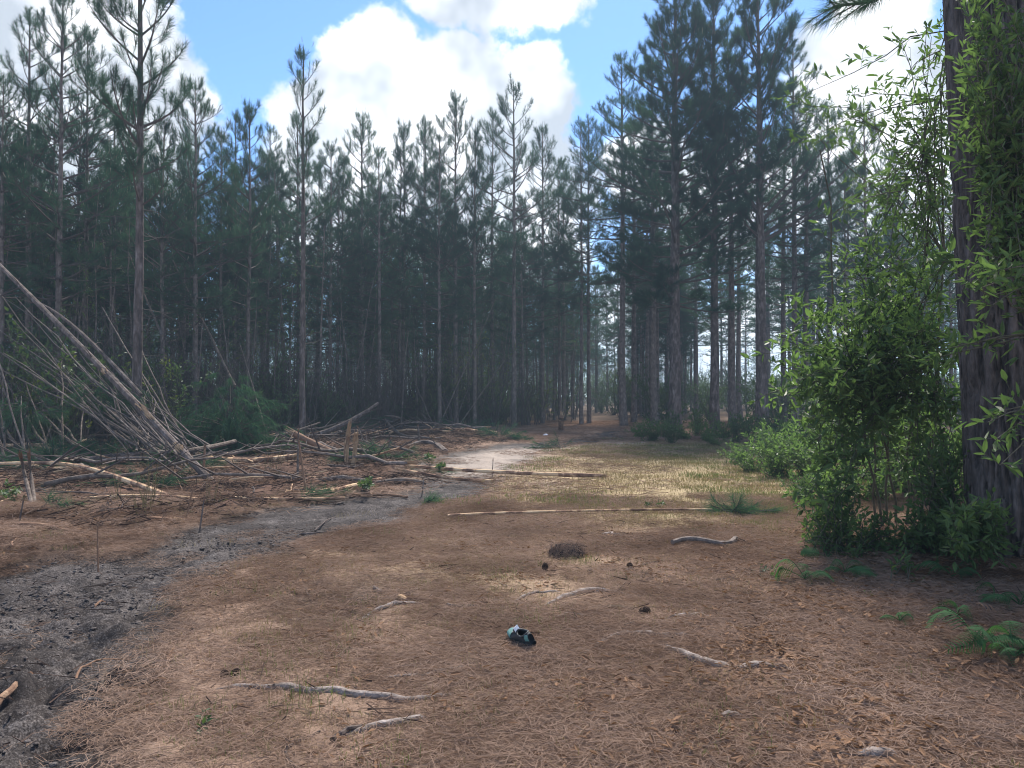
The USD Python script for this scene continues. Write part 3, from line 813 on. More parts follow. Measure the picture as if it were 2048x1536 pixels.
    n, tries = 0, 0
    while n < 52 and tries < 9000:
        tries += 1
        y = g.uniform(46, 88)
        x = y * g.uniform(.17, .62)
        if not clear_of(x, y, 2.6) or (x / y > .27 and x / y < .42 and y < 60):
            continue
        k = ("tall_pine_one", "tall_pine_two", "slim_pine_three")[g.integers(3)]
        kit_pine(k, x, y, g.uniform(15, 19), g, label="thin far pine trunk with sky showing round it, beyond the big ridged pines", category="pine tree", group="far pines right of the trail")
        TAKEN.append((x, y, -1))
        n += 1
    for px, d, H, k, lab in [(1735, 33, 14.2, "slim_pine_two", "pine tip standing in front of the bright cloud left of the broad trunk"), (1690, 36, 13, "slim_pine_five", "pine behind the leafy saplings, below the bright cloud"),
                             (1800, 30, 9.8, "slim_pine_one", "pine mostly hidden behind the leafy saplings by the broad trunk"), (1905, 32, 10.5, "slim_pine_six", "pine behind the broad trunk's left edge")]:
        p = at(px, 820, d)
        kit_pine(k, p[0], d, H, g, label=lab, category="pine tree")


def build_hero_pines():
    p = gp(272, 918)
    hero_pine(p, M["bark"], M["needles"], seed=31, H=14.6, base=6.4, Lmax=2.3, r0=.118, per=50, width=.008, length=.24, sides=12, dead=24, elev=(24, 50), curl=38, whorl=.62, nb=(2, 4), full=.25, label="tall bare-trunked pine with a sparse upswept crown standing in front of the leaning trunks", category="pine tree")
    p = gp(604, 884)
    hero_pine(p, M["bark"], M["needles"], seed=33, H=at(612, 118, 26.2)[2], base=7.3, Lmax=1.9, r0=.092, per=50, width=.008, length=.21, sides=10, dead=30, elev=(35, 60), curl=22, whorl=.75, nb=(2, 4), full=.3, label="lone pine with an open pointed crown reaching into the white cloud, scraped near its foot", category="pine tree")
    p = gp(1350, 862)
    hero_pine(p, M["bark"], M["needles"], seed=35, H=21, base=5.6, Lmax=5.2, r0=.27, per=60, width=.012, length=.25, full=.36, bare=0, sides=14, dead=22, elev=(-4, 48), curl=34, whorl=.55, label="big pine with a ridged trunk and wide dark boughs beside the trail", category="pine tree")
    p = gp(1430, 860)
    hero_pine(p, M["bark"], M["needles"], seed=36, H=21.5, base=8.0, Lmax=4.3, r0=.2, per=60, width=.012, length=.25, full=.36, bare=0, sides=14, dead=24, elev=(5, 50), curl=30, whorl=.6, label="big straight pine between the wide-boughed pine and the forked pine", category="pine tree")
    p = gp(1524, 862)
    hero_pine(p, M["bark"], M["needles"], seed=37, H=20.5, base=8.6, Lmax=4.6, r0=.27, per=60, width=.012, length=.25, bare=0, sides=14, dead=20, elev=(26, 58), curl=14, whorl=.65, nb=(3, 4), full=.42,
              fork=[(8.6, -5, 36, 7.0), (9.3, 4, 46, 7.2), (8.9, 175, 50, 6.0), (8.4, 15, 30, 6.5), (9.6, 190, 58, 6.0)], label="big pine that forks into long upswept limbs low down, nearest the right shrubs", category="pine tree")


build_hero_pines()
build_forest()

# ------------------------------------------------------------------ leafy shrubs, saplings, ferns
def curve(a, b, rise, K=6, wob=0.0, g=None):
    """Points from a to b that set off upwards."""
    t = np.linspace(0, 1, K)[:, None]
    m = (np.asarray(a) + b) / 2 + [0, 0, rise]
    p = (1 - t) ** 2 * a + 2 * t * (1 - t) * m + t ** 2 * b
    if wob and g is not None:
        p[1:-1] += g.normal(0, wob, (K - 2, 3))
    return p


def leafy_boughs(g, paths, r0, r1, twig_len, gap, per_twig, leaf, aspect, start=.3, up=.25, whorl=False):
    """Twigs with leaves along the given paths: (wood mesh, leaf positions, directions, normals, lengths, widths)."""
    wood, A, B, P, D, N = [], [], [], [], [], []
    for pts in paths:
        K = len(pts)
        wood.append(tube(pts, np.linspace(r0, r1, K), 5, cap=False))
        seg = np.linalg.norm(np.diff(pts, axis=0), axis=1)
        L = seg.sum()
        s = np.concatenate([[0], np.cumsum(seg)]) / L
        for q in np.append(np.arange(start, 1, gap / L) , 1.0):
            c = np.array([np.interp(q, s, pts[:, i]) for i in range(3)])
            t = unit(pts[min(K - 1, int(np.searchsorted(s, q)))] - pts[max(0, int(np.searchsorted(s, q)) - 1)] + 1e-9)
            d = unit(t * g.uniform(.2, 1.0) + g.normal(0, .75, 3) + [0, 0, up])
            ln = twig_len * g.uniform(.4, 1.2) * (1.15 - .5 * q)
            e = c + d * ln
            A.append(c); B.append(e)
            n = max(2, int(per_twig * g.uniform(.6, 1.3)))
            f = (np.arange(n) + .6) / n
            if whorl:
                f = np.where(np.arange(n) > n * .45, 1 - (1 - f) * .25, f)
            for k in range(n):
                P.append(c + d * ln * f[k])
                sd = unit(np.cross(d, g.normal(size=3)))
                D.append(unit(d * g.uniform(.35, .9) + sd * g.uniform(.5, 1.0) + [0, 0, g.normal(.05, .2)]))
                N.append(unit(np.array([0, 0, 1.0]) + g.normal(0, .5, 3)))
    wood.append(sticks(A, B, r1 * .8, .0016, 3))
    n = len(P)
    ln = leaf * g.uniform(.45, 1.35, n)
    return cat(wood), np.array(P), np.array(D), np.array(N), ln, ln * aspect * g.uniform(.8, 1.2, n)


def shrub_kit(name, seed, H, spread, stems, twig, gap, per, leaf, aspect, mat, wood_mat, r0=.02, start=.25, lean=0.0):
    g = np.random.default_rng(seed)
    paths = []
    for _ in range(stems):
        a = g.random() * 6.28
        q = spread * math.sqrt(g.random())
        tip = np.array([math.cos(a) * q + lean, math.sin(a) * q, H * g.uniform(.55, 1.0) * (1.1 - .3 * q / spread)])
        paths.append(curve(np.array([g.normal(0, .06), g.normal(0, .06), -.05]), tip, H * .12, 6, .03 * H, g))
    w, P, D, N, L, W = leafy_boughs(g, paths, r0, r0 * .3, twig, gap, per, leaf, aspect, start)
    p = kit(name)
    put("stems", w, wood_mat, p)
    if mat:
        put("leaves", leaf_mesh(P, D, N, L, W), mat, p)


def bare_kit(name, seed, H, spread, stems, r0=.016):
    g = np.random.default_rng(seed)
    wood, A, B = [], [], []
    for _ in range(stems):
        a, q = g.random() * 6.28, spread * math.sqrt(g.random())
        tip = np.array([math.cos(a) * q, math.sin(a) * q, H * g.uniform(.45, 1)])
        pts = curve(np.array([g.normal(0, .15), g.normal(0, .15), -.05]), tip, H * g.uniform(.05, .35), 7, .03 * H, g)
        wood.append(tube(pts, np.linspace(r0, r0 * .25, 7), 4, cap=False))
        for _ in range(7):
            k = g.integers(2, 6)
            d = unit(unit(pts[k + 1 if k < 6 else k] - pts[k - 1]) + g.normal(0, .6, 3))
            A.append(pts[k]); B.append(pts[k] + d * H * g.uniform(.1, .3))
    wood.append(sticks(A, B, r0 * .4, r0 * .15, 3))
    put("stems", cat(wood), M["twig"], kit(name))


shrub_kit("low_shrub_one", 61, .9, .75, 22, .28, .11, 7, .085, .42, M["leaf"], M["stem"], .008, .1)
shrub_kit("low_shrub_two", 62, .75, .8, 24, .25, .11, 7, .07, .45, M["leaf"], M["stem"], .007, .1)
shrub_kit("low_shrub_three", 63, 1.1, .7, 20, .3, .12, 7, .09, .36, M["leaf_dark"], M["stem"], .008, .15)
shrub_kit("wood_shrub_one", 64, 3.4, 1.3, 11, .6, .2, 8, .11, .45, M["leaf_dark"], M["stem"], .022, .2)
shrub_kit("wood_shrub_two", 65, 2.4, 1.3, 12, .5, .18, 8, .10, .45, M["leaf_dark"], M["stem"], .02, .15)
shrub_kit("yellow_sapling", 66, 6.2, 1.7, 8, .7, .26, 8, .10, .42, M["leaf_yellow"], M["twig"], .035, .38)
shrub_kit("bright_shrub", 70, 2.0, 1.0, 16, .4, .16, 7, .095, .4, M["leaf"], M["stem"], .014, .12)
shrub_kit("yellow_shrub", 67, 2.6, 1.0, 7, .5, .25, 7, .09, .42, M["leaf_yellow"], M["twig"], .02, .3)
shrub_kit("hardwood_tree", 68, 14.5, 3.4, 16, 1.3, .45, 16, .13, .5, M["leaf_dark"], M["bark_thin"], .09, .4)
bare_kit("bare_shrub_one", 71, 2.6, 1.2, 12)
bare_kit("bare_shrub_two", 72, 3.6, 1.5, 10, .02)
bare_kit("bare_shrub_three", 73, 1.5, 1.1, 16, .01)


def spot(k, name, px, py, g, scale=1.0, d=None, **tags):
    p = gp(px, py) if d is None else drop(at(px, 800, d))
    return copy(k, name, (p[0], p[1], p[2] - .03), g.random() * 360, scale, **tags)


def build_undergrowth():
    g = np.random.default_rng(44)
    # shrubs at the feet of the big pines right of the trail
    for i, (px, py, s, k) in enumerate([(1282, 876, .9, 1), (1305, 884, 1.0, 0), (1330, 876, 1.1, 2), (1372, 880, 1.0, 1), (1396, 872, 1.2, 2), (1415, 884, .9, 0), (1448, 878, 1.1, 1), (1470, 886, 1.0, 2), (1496, 876, 1.2, 0), (1548, 882, 1.1, 2), (1575, 876, 1.2, 1), (1590, 888, 1.0, 0), (1345, 888, .8, 2), (1435, 892, .7, 1)]):
        spot(("low_shrub_one", "low_shrub_two", "low_shrub_three")[k], "low_shrub", px, py, g, s * .9, label="low dark green shrub in the strip round the feet of the big pines", category="shrub", group="shrubs at the feet of the big pines")
    # the brighter heap of shrubs left of the broad trunk
    for px, py, s, k, lab in [(1505, 945, .8, 1, "smallest bright green shrub at the left tip of the shrub heap"), (1555, 955, 1.0, 0, "bright green low shrub second from the heap's left tip"), (1612, 950, 1.25, 0, "bright green shrub with a dry stalk in the middle of the heap"),
                             (1660, 965, 1.2, 1, "bright green shrub at the heap's front right, over dry grass"), (1700, 945, 1.35, 2, "darker shrub at the back right of the heap"), (1630, 915, 1.5, 2, "dark shrub at the back of the heap below the tall saplings"), (1760, 960, 1.3, 0, "green shrub between the heap and the thin dark stems"), (1580, 915, 1.2, 1, "green shrub at the back left of the heap"), (1545, 928, 1.1, 0, "green shrub between the heap's left tip and its back"), (1480, 925, .7, 1, "tiny green clump on the grass edge left of the heap"), (1740, 1000, 1.1, 1, "low green shrub in front of the thin dark stems"), (1610, 1000, .55, 0, "little green plant on the straw in front of the heap"), (1680, 1010, .8, 1, "low green plant left of the thin upright sprout"), (1850, 985, 1.3, 0, "green shrub in the shade behind the thin dark stems")]:
        spot(("low_shrub_one", "low_shrub_two", "low_shrub_three")[k], "low_shrub", px, py, g, s, label=lab, category="shrub")
    for px, d, s, lab in [(1690, 15.5, 1.0, "waist-high bright shrub behind the low shrub heap"), (1755, 13.5, 1.05, "bright shrub seen between the thin dark stems"), (1830, 12, 1.1, "bright shrub behind the bushy sapling, left of the broad trunk"), (1905, 11.5, 1.1, "bright shrub touching the broad trunk's left edge from behind"), (1640, 19, 1.1, "bright shrub at the back, between the forked pine and the shrub heap"), (1960, 10.5, .9, "bright shrub behind the broad trunk")]:
        spot("bright_shrub", "bright_shrub", px, 0, g, s, d=d, label=lab, category="shrub")
    # saplings inside the shade
    for px, d, s, k, lab in [(905, 36, .95, "yellow_sapling", "many-stemmed yellow-green sapling fanning out at the front of the middle wall"), (985, 38, .9, "yellow_sapling", "yellow-green sapling right of the fanned one, under the tallest middle pine"), (1240, 50, .8, "yellow_sapling", "small yellowish sapling in the shade beside the trail"), (440, 30, .8, "yellow_sapling", "yellow-green sapling among the left pine trunks"), (545, 31, .85, "yellow_sapling", "yellow-green sapling left of the lone pointed pine")]:
        spot(k, "sapling", px, 0, g, s, d=d, label=lab, category="sapling")
    for px, d, s, k, lab in [(110, 20.5, 1.25, "wood_shrub_one", "leafy shrub behind the thickest leaning trunk's upper half"), (45, 20, 1.1, "yellow_shrub", "yellow-green shrub among the leaning poles at the left edge"), (160, 21, 1.2, "yellow_shrub", "yellow-green shrub right behind the leaning bundle"), (310, 22.5, 1.2, "yellow_shrub", "yellow-green shrub right of the bare-trunked pine's foot"), (345, 24, 1.2, "wood_shrub_one", "dark leafy shrub above the heaped pine top"), (560, 28, 1.1, "wood_shrub_two", "leafy shrub behind the stake row left of the splintered stump"), (250, 24, 1.2, "wood_shrub_one", "dark shrub behind the bare-trunked pine"), (640, 30, 1.0, "wood_shrub_two", "dark shrub right of the lone pointed pine's foot"), (20, 23, 1.5, "wood_shrub_one", "tall dark shrub at the left edge behind the poles")]:
        spot(k, "wood_shrub", px, 0, g, s, d=d, label=lab, category="shrub")
    spot("hardwood_tree", "broadleaf_tree", -20, 0, g, 1.0, d=29, label="broad-leaved tree at the left edge with light green leaves", category="tree")
    spot("hardwood_tree", "broadleaf_tree", 130, 0, g, .78, d=31, label="broad-leaved tree between the left pines, lower than them", category="tree")
    # brush and shrubs along the front of the wall and inside it
    front = np.array([(-40, 22.5), (-14.5, 23), (-8, 30), (-4.4, 36.5), (0.5, 39), (4.2, 44), (6, 60)])
    n, tries = 0, 0
    while n < 165 and tries < 12000:
        tries += 1
        y = g.uniform(23, 74)
        x = g.uniform(-.76 * y, 6.5)
        dep = y - np.interp(x, front[:, 0], front[:, 1])
        if dep < .2 or dep > 34 or (x / y > .085 and y < 56):
            continue
        k = ["wood_shrub_one", "wood_shrub_two", "wood_shrub_one", "yellow_shrub"][g.integers(4)]
        where = "left" if x / y < -.27 else "middle"
        copy(k, "wood_shrub", (x, y, hz(x, y) - .05), g.random() * 360, g.uniform(.8, 1.35), label=f"dark leafy shrub under the {where} pines", category="shrub", group=f"shrubs under the {where} pines")
        n += 1
    n, tries = 0, 0
    while n < 80 and tries < 4000:
        tries += 1
        y = g.uniform(38, 80)
        x = y * g.uniform(.17, .62)
        copy(("wood_shrub_one", "wood_shrub_two", "wood_shrub_one")[g.integers(3)], "wood_shrub", (x, y, hz(x, y) - .05), g.random() * 360, g.uniform(.8, 1.25), label="shrub in the open wood behind the big ridged pines", category="shrub", group="shrubs behind the big pines")
        n += 1
    g2 = np.random.default_rng(45)
    p = kit("thin_sapling")
    pts = np.array([[0, 0, -.05], [.08, .02, 1.8], [.1, .1, 3.6], [.3, .12, 5.4], [.35, .3, 7.2]])
    put("stem", tube(pts, [.034, .03, .024, .016, .006], 5), M["bark_thin"], p)
    A, B = [], []
    for _ in range(26):
        z = g2.uniform(1.5, 7)
        a = g2.random() * 6.28
        c = np.array([np.interp(z, pts[:, 2], pts[:, 0]), np.interp(z, pts[:, 2], pts[:, 1]), z])
        A.append(c); B.append(c + np.array([math.cos(a), math.sin(a), g2.uniform(.1, 1.3)]) * g2.uniform(.3, .9))
    put("side_twigs", sticks(A, B, .009, .003, 3), M["twig"], p, kind="stuff")
    D = unit(np.array(B) - A)
    q = np.repeat(np.array(B), 5, 0) - np.repeat(D, 5, 0) * g2.random((130, 1)) * .3
    put("leaves", leaf_mesh(q, unit(np.repeat(D, 5, 0) + g2.normal(0, .7, (130, 3))), unit(g2.normal(0, .5, (130, 3)) + [0, 0, 1]), .12, .05), M["leaf_dark"], p, kind="stuff")
    n = 0
    while n < 150:
        y = g2.uniform(23, 56)
        x = g2.uniform(-.72 * y, .085 * y)
        dep = y - np.interp(x, front[:, 0], front[:, 1])
        if dep < -.8 or dep > 16:
            continue
        where = "left" if x / y < -.27 else "middle"
        copy("thin_sapling", "thin_sapling", (x, y, hz(x, y)), g2.random() * 360, (1, 1, g2.uniform(.6, 1.25)), g2.normal(0, 7), label=f"thin grey sapling stem among the {where} pines", category="sapling", group=f"thin saplings among the {where} pines")
        n += 1
    n = 0
    while n < 120:
        y = g2.uniform(21, 48)
        x = g2.uniform(-.70 * y, .07 * y)
        dep = y - np.interp(x, front[:, 0], front[:, 1])
        if dep < -.6 or dep > 9:
            continue
        where = "left" if x / y < -.27 else "middle"
        copy(("wood_shrub_two", "yellow_shrub", "wood_shrub_two")[n % 3], "brush_shrub", (x, y, hz(x, y) - .05), g2.random() * 360, (g2.uniform(.7, 1.1),) * 2 + (g2.uniform(.45, .9),), label=f"knee to head high green brush along the front of the {where} pines", category="shrub", group=f"green brush along the front of the {where} pines")
        n += 1
    n = 0
    while n < 110:
        y = g.uniform(21, 40)
        x = g.uniform(-.68 * y, .02 * y)
        dep = y - np.interp(x, front[:, 0], front[:, 1])
        if dep < -1.6 or dep > 5:
            continue
        k = ("bare_shrub_one", "bare_shrub_two", "bare_shrub_three")[g.integers(3)]
        where = "left" if x / y < -.27 else "middle"
        copy(k, "bare_shrub", (x, y, hz(x, y) - .05), g.random() * 360, g.uniform(.8, 1.3), label=f"leafless grey brush along the front of the {where} pines", category="shrub", group=f"leafless brush by the {where} pines")
        n += 1
    for i in range(26):
        y = g.uniform(56, 92)
        x = y * g.uniform(.085, .225)
        copy(SLIM[i % 6], "pine_tree", (x, y, -.05), g.random() * 360, (1, 1, g.uniform(.85, 1.05)), label="dark pine far along the trail, closing the view between the two stands", category="pine tree", group="pines closing the trail's far end")
        copy(("wood_shrub_one", "wood_shrub_two")[i % 2], "wood_shrub", (x + g.normal(0, 1.5), y - 2, -.05), g.random() * 360, g.uniform(.9, 1.4), label="dark shrub at the far end of the trail", category="shrub", group="shrubs closing the trail's far end")
    # what lies beyond: one far mass of wood
    p = path_for("distant_woods")
    pi = UsdGeom.PointInstancer.Define(stage, p)
    T = []
    for i, k in enumerate(["tall_pine_one", "slim_pine_two", "wood_shrub_one", "hardwood_tree"]):
        q = f"{p}/tree_{i + 1:03d}"
        x = UsdGeom.Xform.Define(stage, q)
        x.GetPrim().GetReferences().AddInternalReference(KITS[k])
        T.append(q)
    pi.CreatePrototypesRel().SetTargets(T)
    pos, idx, sc = [], [], []
    while len(pos) < 760:
        a, dd = g.uniform(-.75, .75), g.uniform(72, 190)
        left = a < .1
        if not left and dd < 100 and g.random() < .7:
            continue
        k = g.choice([0, 1, 2, 3], p=[.2, .45, .25, .1] if left else [.10, .12, .66, .12])
        pos.append((math.tan(a) * dd, dd, -.1)); idx.append(k)
        sc.append((g.uniform(.8, 1.0) if left else g.uniform(.6, .85)) if k != 2 else g.uniform(1.2, 2.0))
    pi.CreatePositionsAttr(Vt.Vec3fArray([Gf.Vec3f(*map(float, q)) for q in pos]))
    pi.CreateProtoIndicesAttr(Vt.IntArray([int(i) for i in idx]))
    pi.CreateScalesAttr(Vt.Vec3fArray([Gf.Vec3f(float(s), float(s), float(s)) for s in sc]))
    rot = [g.random() * 6.28 for _ in pos]
    pi.CreateOrientationsAttr(Vt.QuathArray([Gf.Quath(float(math.cos(x / 2)), 0.0, 0.0, float(math.sin(x / 2))) for x in rot]))
    info(pi.GetPrim(), kind="stuff", label="far mass of wood beyond the pines on every side", category="woods")


def near_sapling(g, paths, stems, mat, n_parts, name="sapling", twig=.34, gap=.13, per=7, leaf=.095, aspect=.30, r=.008, start=.25, stem_r=.016, **tags):
    """A sapling near the lens: its largest leaves are parts, the rest one mass."""
    w, P, D, N, L, W = leafy_boughs(g, paths, r, .003, twig, gap, per, leaf, aspect, start, whorl=True)
    base = paths[0][0] if not stems else stems[0][0]
    t = thing(name, base, **tags)
    o = np.array(base)
    for s in stems:
        put("stem", tube(s - o, np.linspace(stem_r, stem_r * .5, len(s)), 7), M["stem"], t, smooth=True)
    put("twigs", (w[0] - o, w[1]), M["stem"], t)
    d = np.linalg.norm(P - [0, 0, EYE], axis=1)
    order = np.argsort(-L / d)
    first, rest = order[:n_parts], order[n_parts:]
    for i in first:
        put("leaf", leaf_mesh(P[i:i + 1] - o, D[i:i + 1], N[i:i + 1], L[i:i + 1], W[i:i + 1]), mat, t)
    if len(rest):
        put("foliage", leaf_mesh(P[rest] - o, D[rest], N[rest], L[rest], W[rest]), mat, t, kind="stuff")
    return t


def targets(g, n, box):
    x0, y0, x1, y1, d0, d1 = box
    return [at(g.uniform(x0, x1), g.uniform(y0, y1), g.uniform(d0, d1)) for _ in range(n)]


def build_near_saplings():
    g = np.random.default_rng(90)
    # the bushy one with thin dark stems
    b = gp(1790, 1058)
    hub = at(1770, 830, 8.4)
    stems = [curve(gp(px, py), at(qx, qy, dd), .1, 7, .02, g) for px, py, qx, qy, dd in [(1792, 1058, 1745, 760, 8.3), (1752, 1050, 1738, 700, 8.4), (1775, 1052, 1768, 650, 8.6), (1812, 1062, 1830, 640, 8.4), (1840, 1066, 1885, 690, 8.5), (1765, 1062, 1700, 700, 8.1)]]
    paths = []
    for tip in targets(g, 30, (1560, 640, 1930, 810, 7.0, 8.9)) + targets(g, 26, (1530, 620, 1700, 860, 7.2, 8.6)) + targets(g, 34, (1600, 800, 1930, 1000, 7.0, 8.8)) + targets(g, 24, (1580, 500, 1930, 660, 7.4, 8.8)):
        s = stems[g.integers(len(stems))]
        paths.append(curve(s[g.integers(4, 7)], tip, .18, 6, .03, g))
    near_sapling(g, paths, stems, M["leaf"], 280, start=.15, leaf=.105, aspect=.36, gap=.13, per=8, label="bushy bright green sapling on thin dark stems left of the broad trunk", category="sapling")
    # taller, thinner saplings rising above it
    stems = [curve(gp(1830, 1055), at(1850, 300, 8.3), .3, 8, .04, g), curve(gp(1700, 1010), at(1640, 300, 9.2), .2, 8, .05, g), curve(gp(1870, 1060), at(1900, 60, 8.0), .2, 8, .04, g)]
    paths = []
    for tip in targets(g, 24, (1720, 180, 1930, 420, 7.4, 8.6)) + targets(g, 26, (1650, 400, 1930, 600, 7.4, 8.8)) + targets(g, 9, (1800, 20, 1930, 200, 7.2, 8.2)) + targets(g, 9, (1570, 150, 1720, 300, 8.2, 9.2)):
        s = stems[int(np.argmin([np.linalg.norm(s[5] - tip) for s in stems]))] if g.random() < .7 else stems[0]
        paths.append(curve(s[g.integers(4, 8)], tip, .12, 6, .04, g))
    near_sapling(g, paths, stems, M["leaf"], 280, start=.2, gap=.15, per=6, label="tall airy sapling with lance-shaped leaves against the bright cloud", category="sapling")
    # in front of the broad trunk
    stems = [curve(gp(2095, 1230), at(2075, 300, 5.7), .2, 8, .03, g), curve(gp(2080, 1215), at(2000, 200, 5.9), .2, 8, .03, g)]
    paths = []
    for tip in targets(g, 44, (1905, -20, 2060, 330, 5.5, 6.0)) + targets(g, 34, (1930, 330, 2070, 620, 5.4, 6.0)):
        s = stems[g.integers(2)]
        paths.append(curve(s[g.integers(4, 8)], tip, .1, 6, .03, g))
    near_sapling(g, paths, stems, M["leaf"], 280, start=.25, twig=.26, gap=.13, per=6, leaf=.10, label="leafy sapling whose twigs cover the upper half of the broad trunk", category="sapling")
    # single leafy twigs reaching in from the right edge
    for tips, lab in [([(1965, 575, 5.0), (2000, 540, 5.0), (1985, 610, 5.1)], "bright leafy twig reaching in from the right edge at mid height"), ([(1975, 845, 5.0), (1990, 880, 5.0), (2010, 820, 5.1), (2000, 930, 5.1)], "lower leafy twig reaching in from the right edge in front of the trunk"), ([(1880, 700, 6.2), (1840, 725, 6.4), (1920, 690, 6.1)], "long leafy branch crossing the broad trunk's foot from the right")]:
        o = at(2140, tips[0][1] - 40, 5.4)
        near_sapling(g, [curve(o, at(*q), .05, 5, .01, g) for q in tips], [curve(o - [0, 0, 1.5 + .6 * (o[2] - 1.5)], o, 0, 4, .01, g)], M["leaf"], 60, name="leafy_twig", start=.35, twig=.22, gap=.11, per=6, leaf=.10, label=lab, category="branch")
    # low growth round the trunk's foot
    for px, py, tops, lab in [(1680, 1120, (1600, 960, 1720, 1090, 7.4, 8.2), "small-leaved plant at the left edge of the growth under the broad trunk"), (1735, 1125, (1690, 1030, 1800, 1130, 7.0, 7.8), "dense small-leaved bush left of the trunk's foot"), (1830, 1135, (1790, 1020, 1900, 1120, 6.6, 7.4), "bush with pointed leaves between the small-leaved bush and the trunk"),
                              (1690, 1060, (1650, 975, 1690, 1040, 8.2, 8.8), "thin upright sprout standing alone left of the bushes"), (1900, 1130, (1830, 900, 1930, 1060, 6.8, 7.6), "dark leafy bush against the foot of the broad trunk"), (1810, 1185, (1800, 1100, 1840, 1140, 6.2, 6.5), "young sprout with a rosette of leaves in the leaf litter"), (1940, 1150, (1900, 1010, 2000, 1110, 5.8, 6.2), "leafy growth in front of the broad trunk's base")]:
        b = gp(px, py)
        n = 4 if "sprout" in lab else 44
        paths = [curve(b + [g.normal(0, .1), g.normal(0, .1), 0], q, .1, 5, .02, g) for q in targets(g, n, tops)]
        near_sapling(g, paths, [], M["leaf"], 70 if n > 4 else 24, name="leafy_plant", start=.3, twig=.16, gap=.09, per=5, leaf=.075, aspect=.38, r=.005, label=lab, category="plant")


def frond(g, L, arch, n=19):
    """One fern frond along +x: the arching rib and paired toothed leaflets."""
    s = np.linspace(0, 1, 9)
    pts = np.column_stack([L * s * (1 - .15 * s), np.zeros(9), arch * L * (s * 1.3 - s ** 2 * 1.25)])
    parts = [tube(pts, np.linspace(.004, .001, 9), 3, cap=False)]
    for q in np.linspace(.22, .99, n):
        c = np.array([np.interp(q, s, pts[:, i]) for i in range(3)])
        w = L * .24 * math.sin(math.pi * min(1, (1 - q) * .62 + .09)) ** .8
        for sg in (1, -1):
            d = unit(np.array([.45, sg, -.12 + g.normal(0, .07)]))
            m = 6
            f = np.linspace(0, 1, m)
            rib = c + d * w * f[:, None] + np.array([.06, 0, -.25]) * w * f[:, None] ** 2
            hw = L * .017 * (1 - f * .8)
            fx = np.array([1, 0, 0.0])
            top = rib + fx * (hw * (1 + .45 * (np.arange(m) % 2)))[:, None]
            bot = rib - fx * (hw * (1 + .45 * ((np.arange(m) + 1) % 2)))[:, None]
            v = np.vstack([top, bot])
            k = np.arange(m - 1)
            parts.append((v, np.vstack([np.stack([k, k + 1, m + k + 1], 1), np.stack([k, m + k + 1, m + k], 1)])))
    return cat(parts)


def fern(g, p, n, L, label, face=None):
    t = thing("fern", p, label=label, category="fern")
    a0 = g.random() * 360
    for k in range(n):
        v, f = frond(g, L * .64 * g.uniform(.45, 1.25), g.uniform(.6, 1.7))
        R = trimesh.transformations.rotation_matrix(math.radians(a0 + 360 * k / n + g.normal(0, 26)), [0, 0, 1])[:3, :3]
        R = R @ trimesh.transformations.rotation_matrix(g.normal(0, .4), [1, 0, 0])[:3, :3]
        put("frond", (v @ R.T, f), M["fern"], t)


def build_ferns():
    g = np.random.default_rng(12)
    for px, py, n, L, lab in [(1610, 1175, 6, .42, "leftmost fern, at the left end of the growth under the broad trunk"), (1690, 1165, 7, .42, "fern hanging over straw below the small-leaved bush"), (1655, 1130, 5, .38, "pale fern behind the leftmost one"),
                              (1915, 1255, 5, .34, "fern with small fronds in the leaf litter left of the large front fern"), (1960, 1320, 8, .48, "large bright fern in the front right corner, by a striped scrap"), (2030, 1345, 6, .42, "fern cut by the right edge below the large front fern"), (1800, 1265, 4, .26, "single low fern lying in the leaf litter"), (1990, 1230, 6, .36, "fern behind the large front one near the trunk's base"),
                              (1905, 1185, 7, .40, "feathery fern in front of the broad trunk's foot"), (1945, 1165, 6, .40, "dark fern touching the broad trunk's foot"), (2040, 1240, 6, .40, "fern at the right edge below the trunk")]:
        fern(g, gp(px, py, .03), n, L, lab)


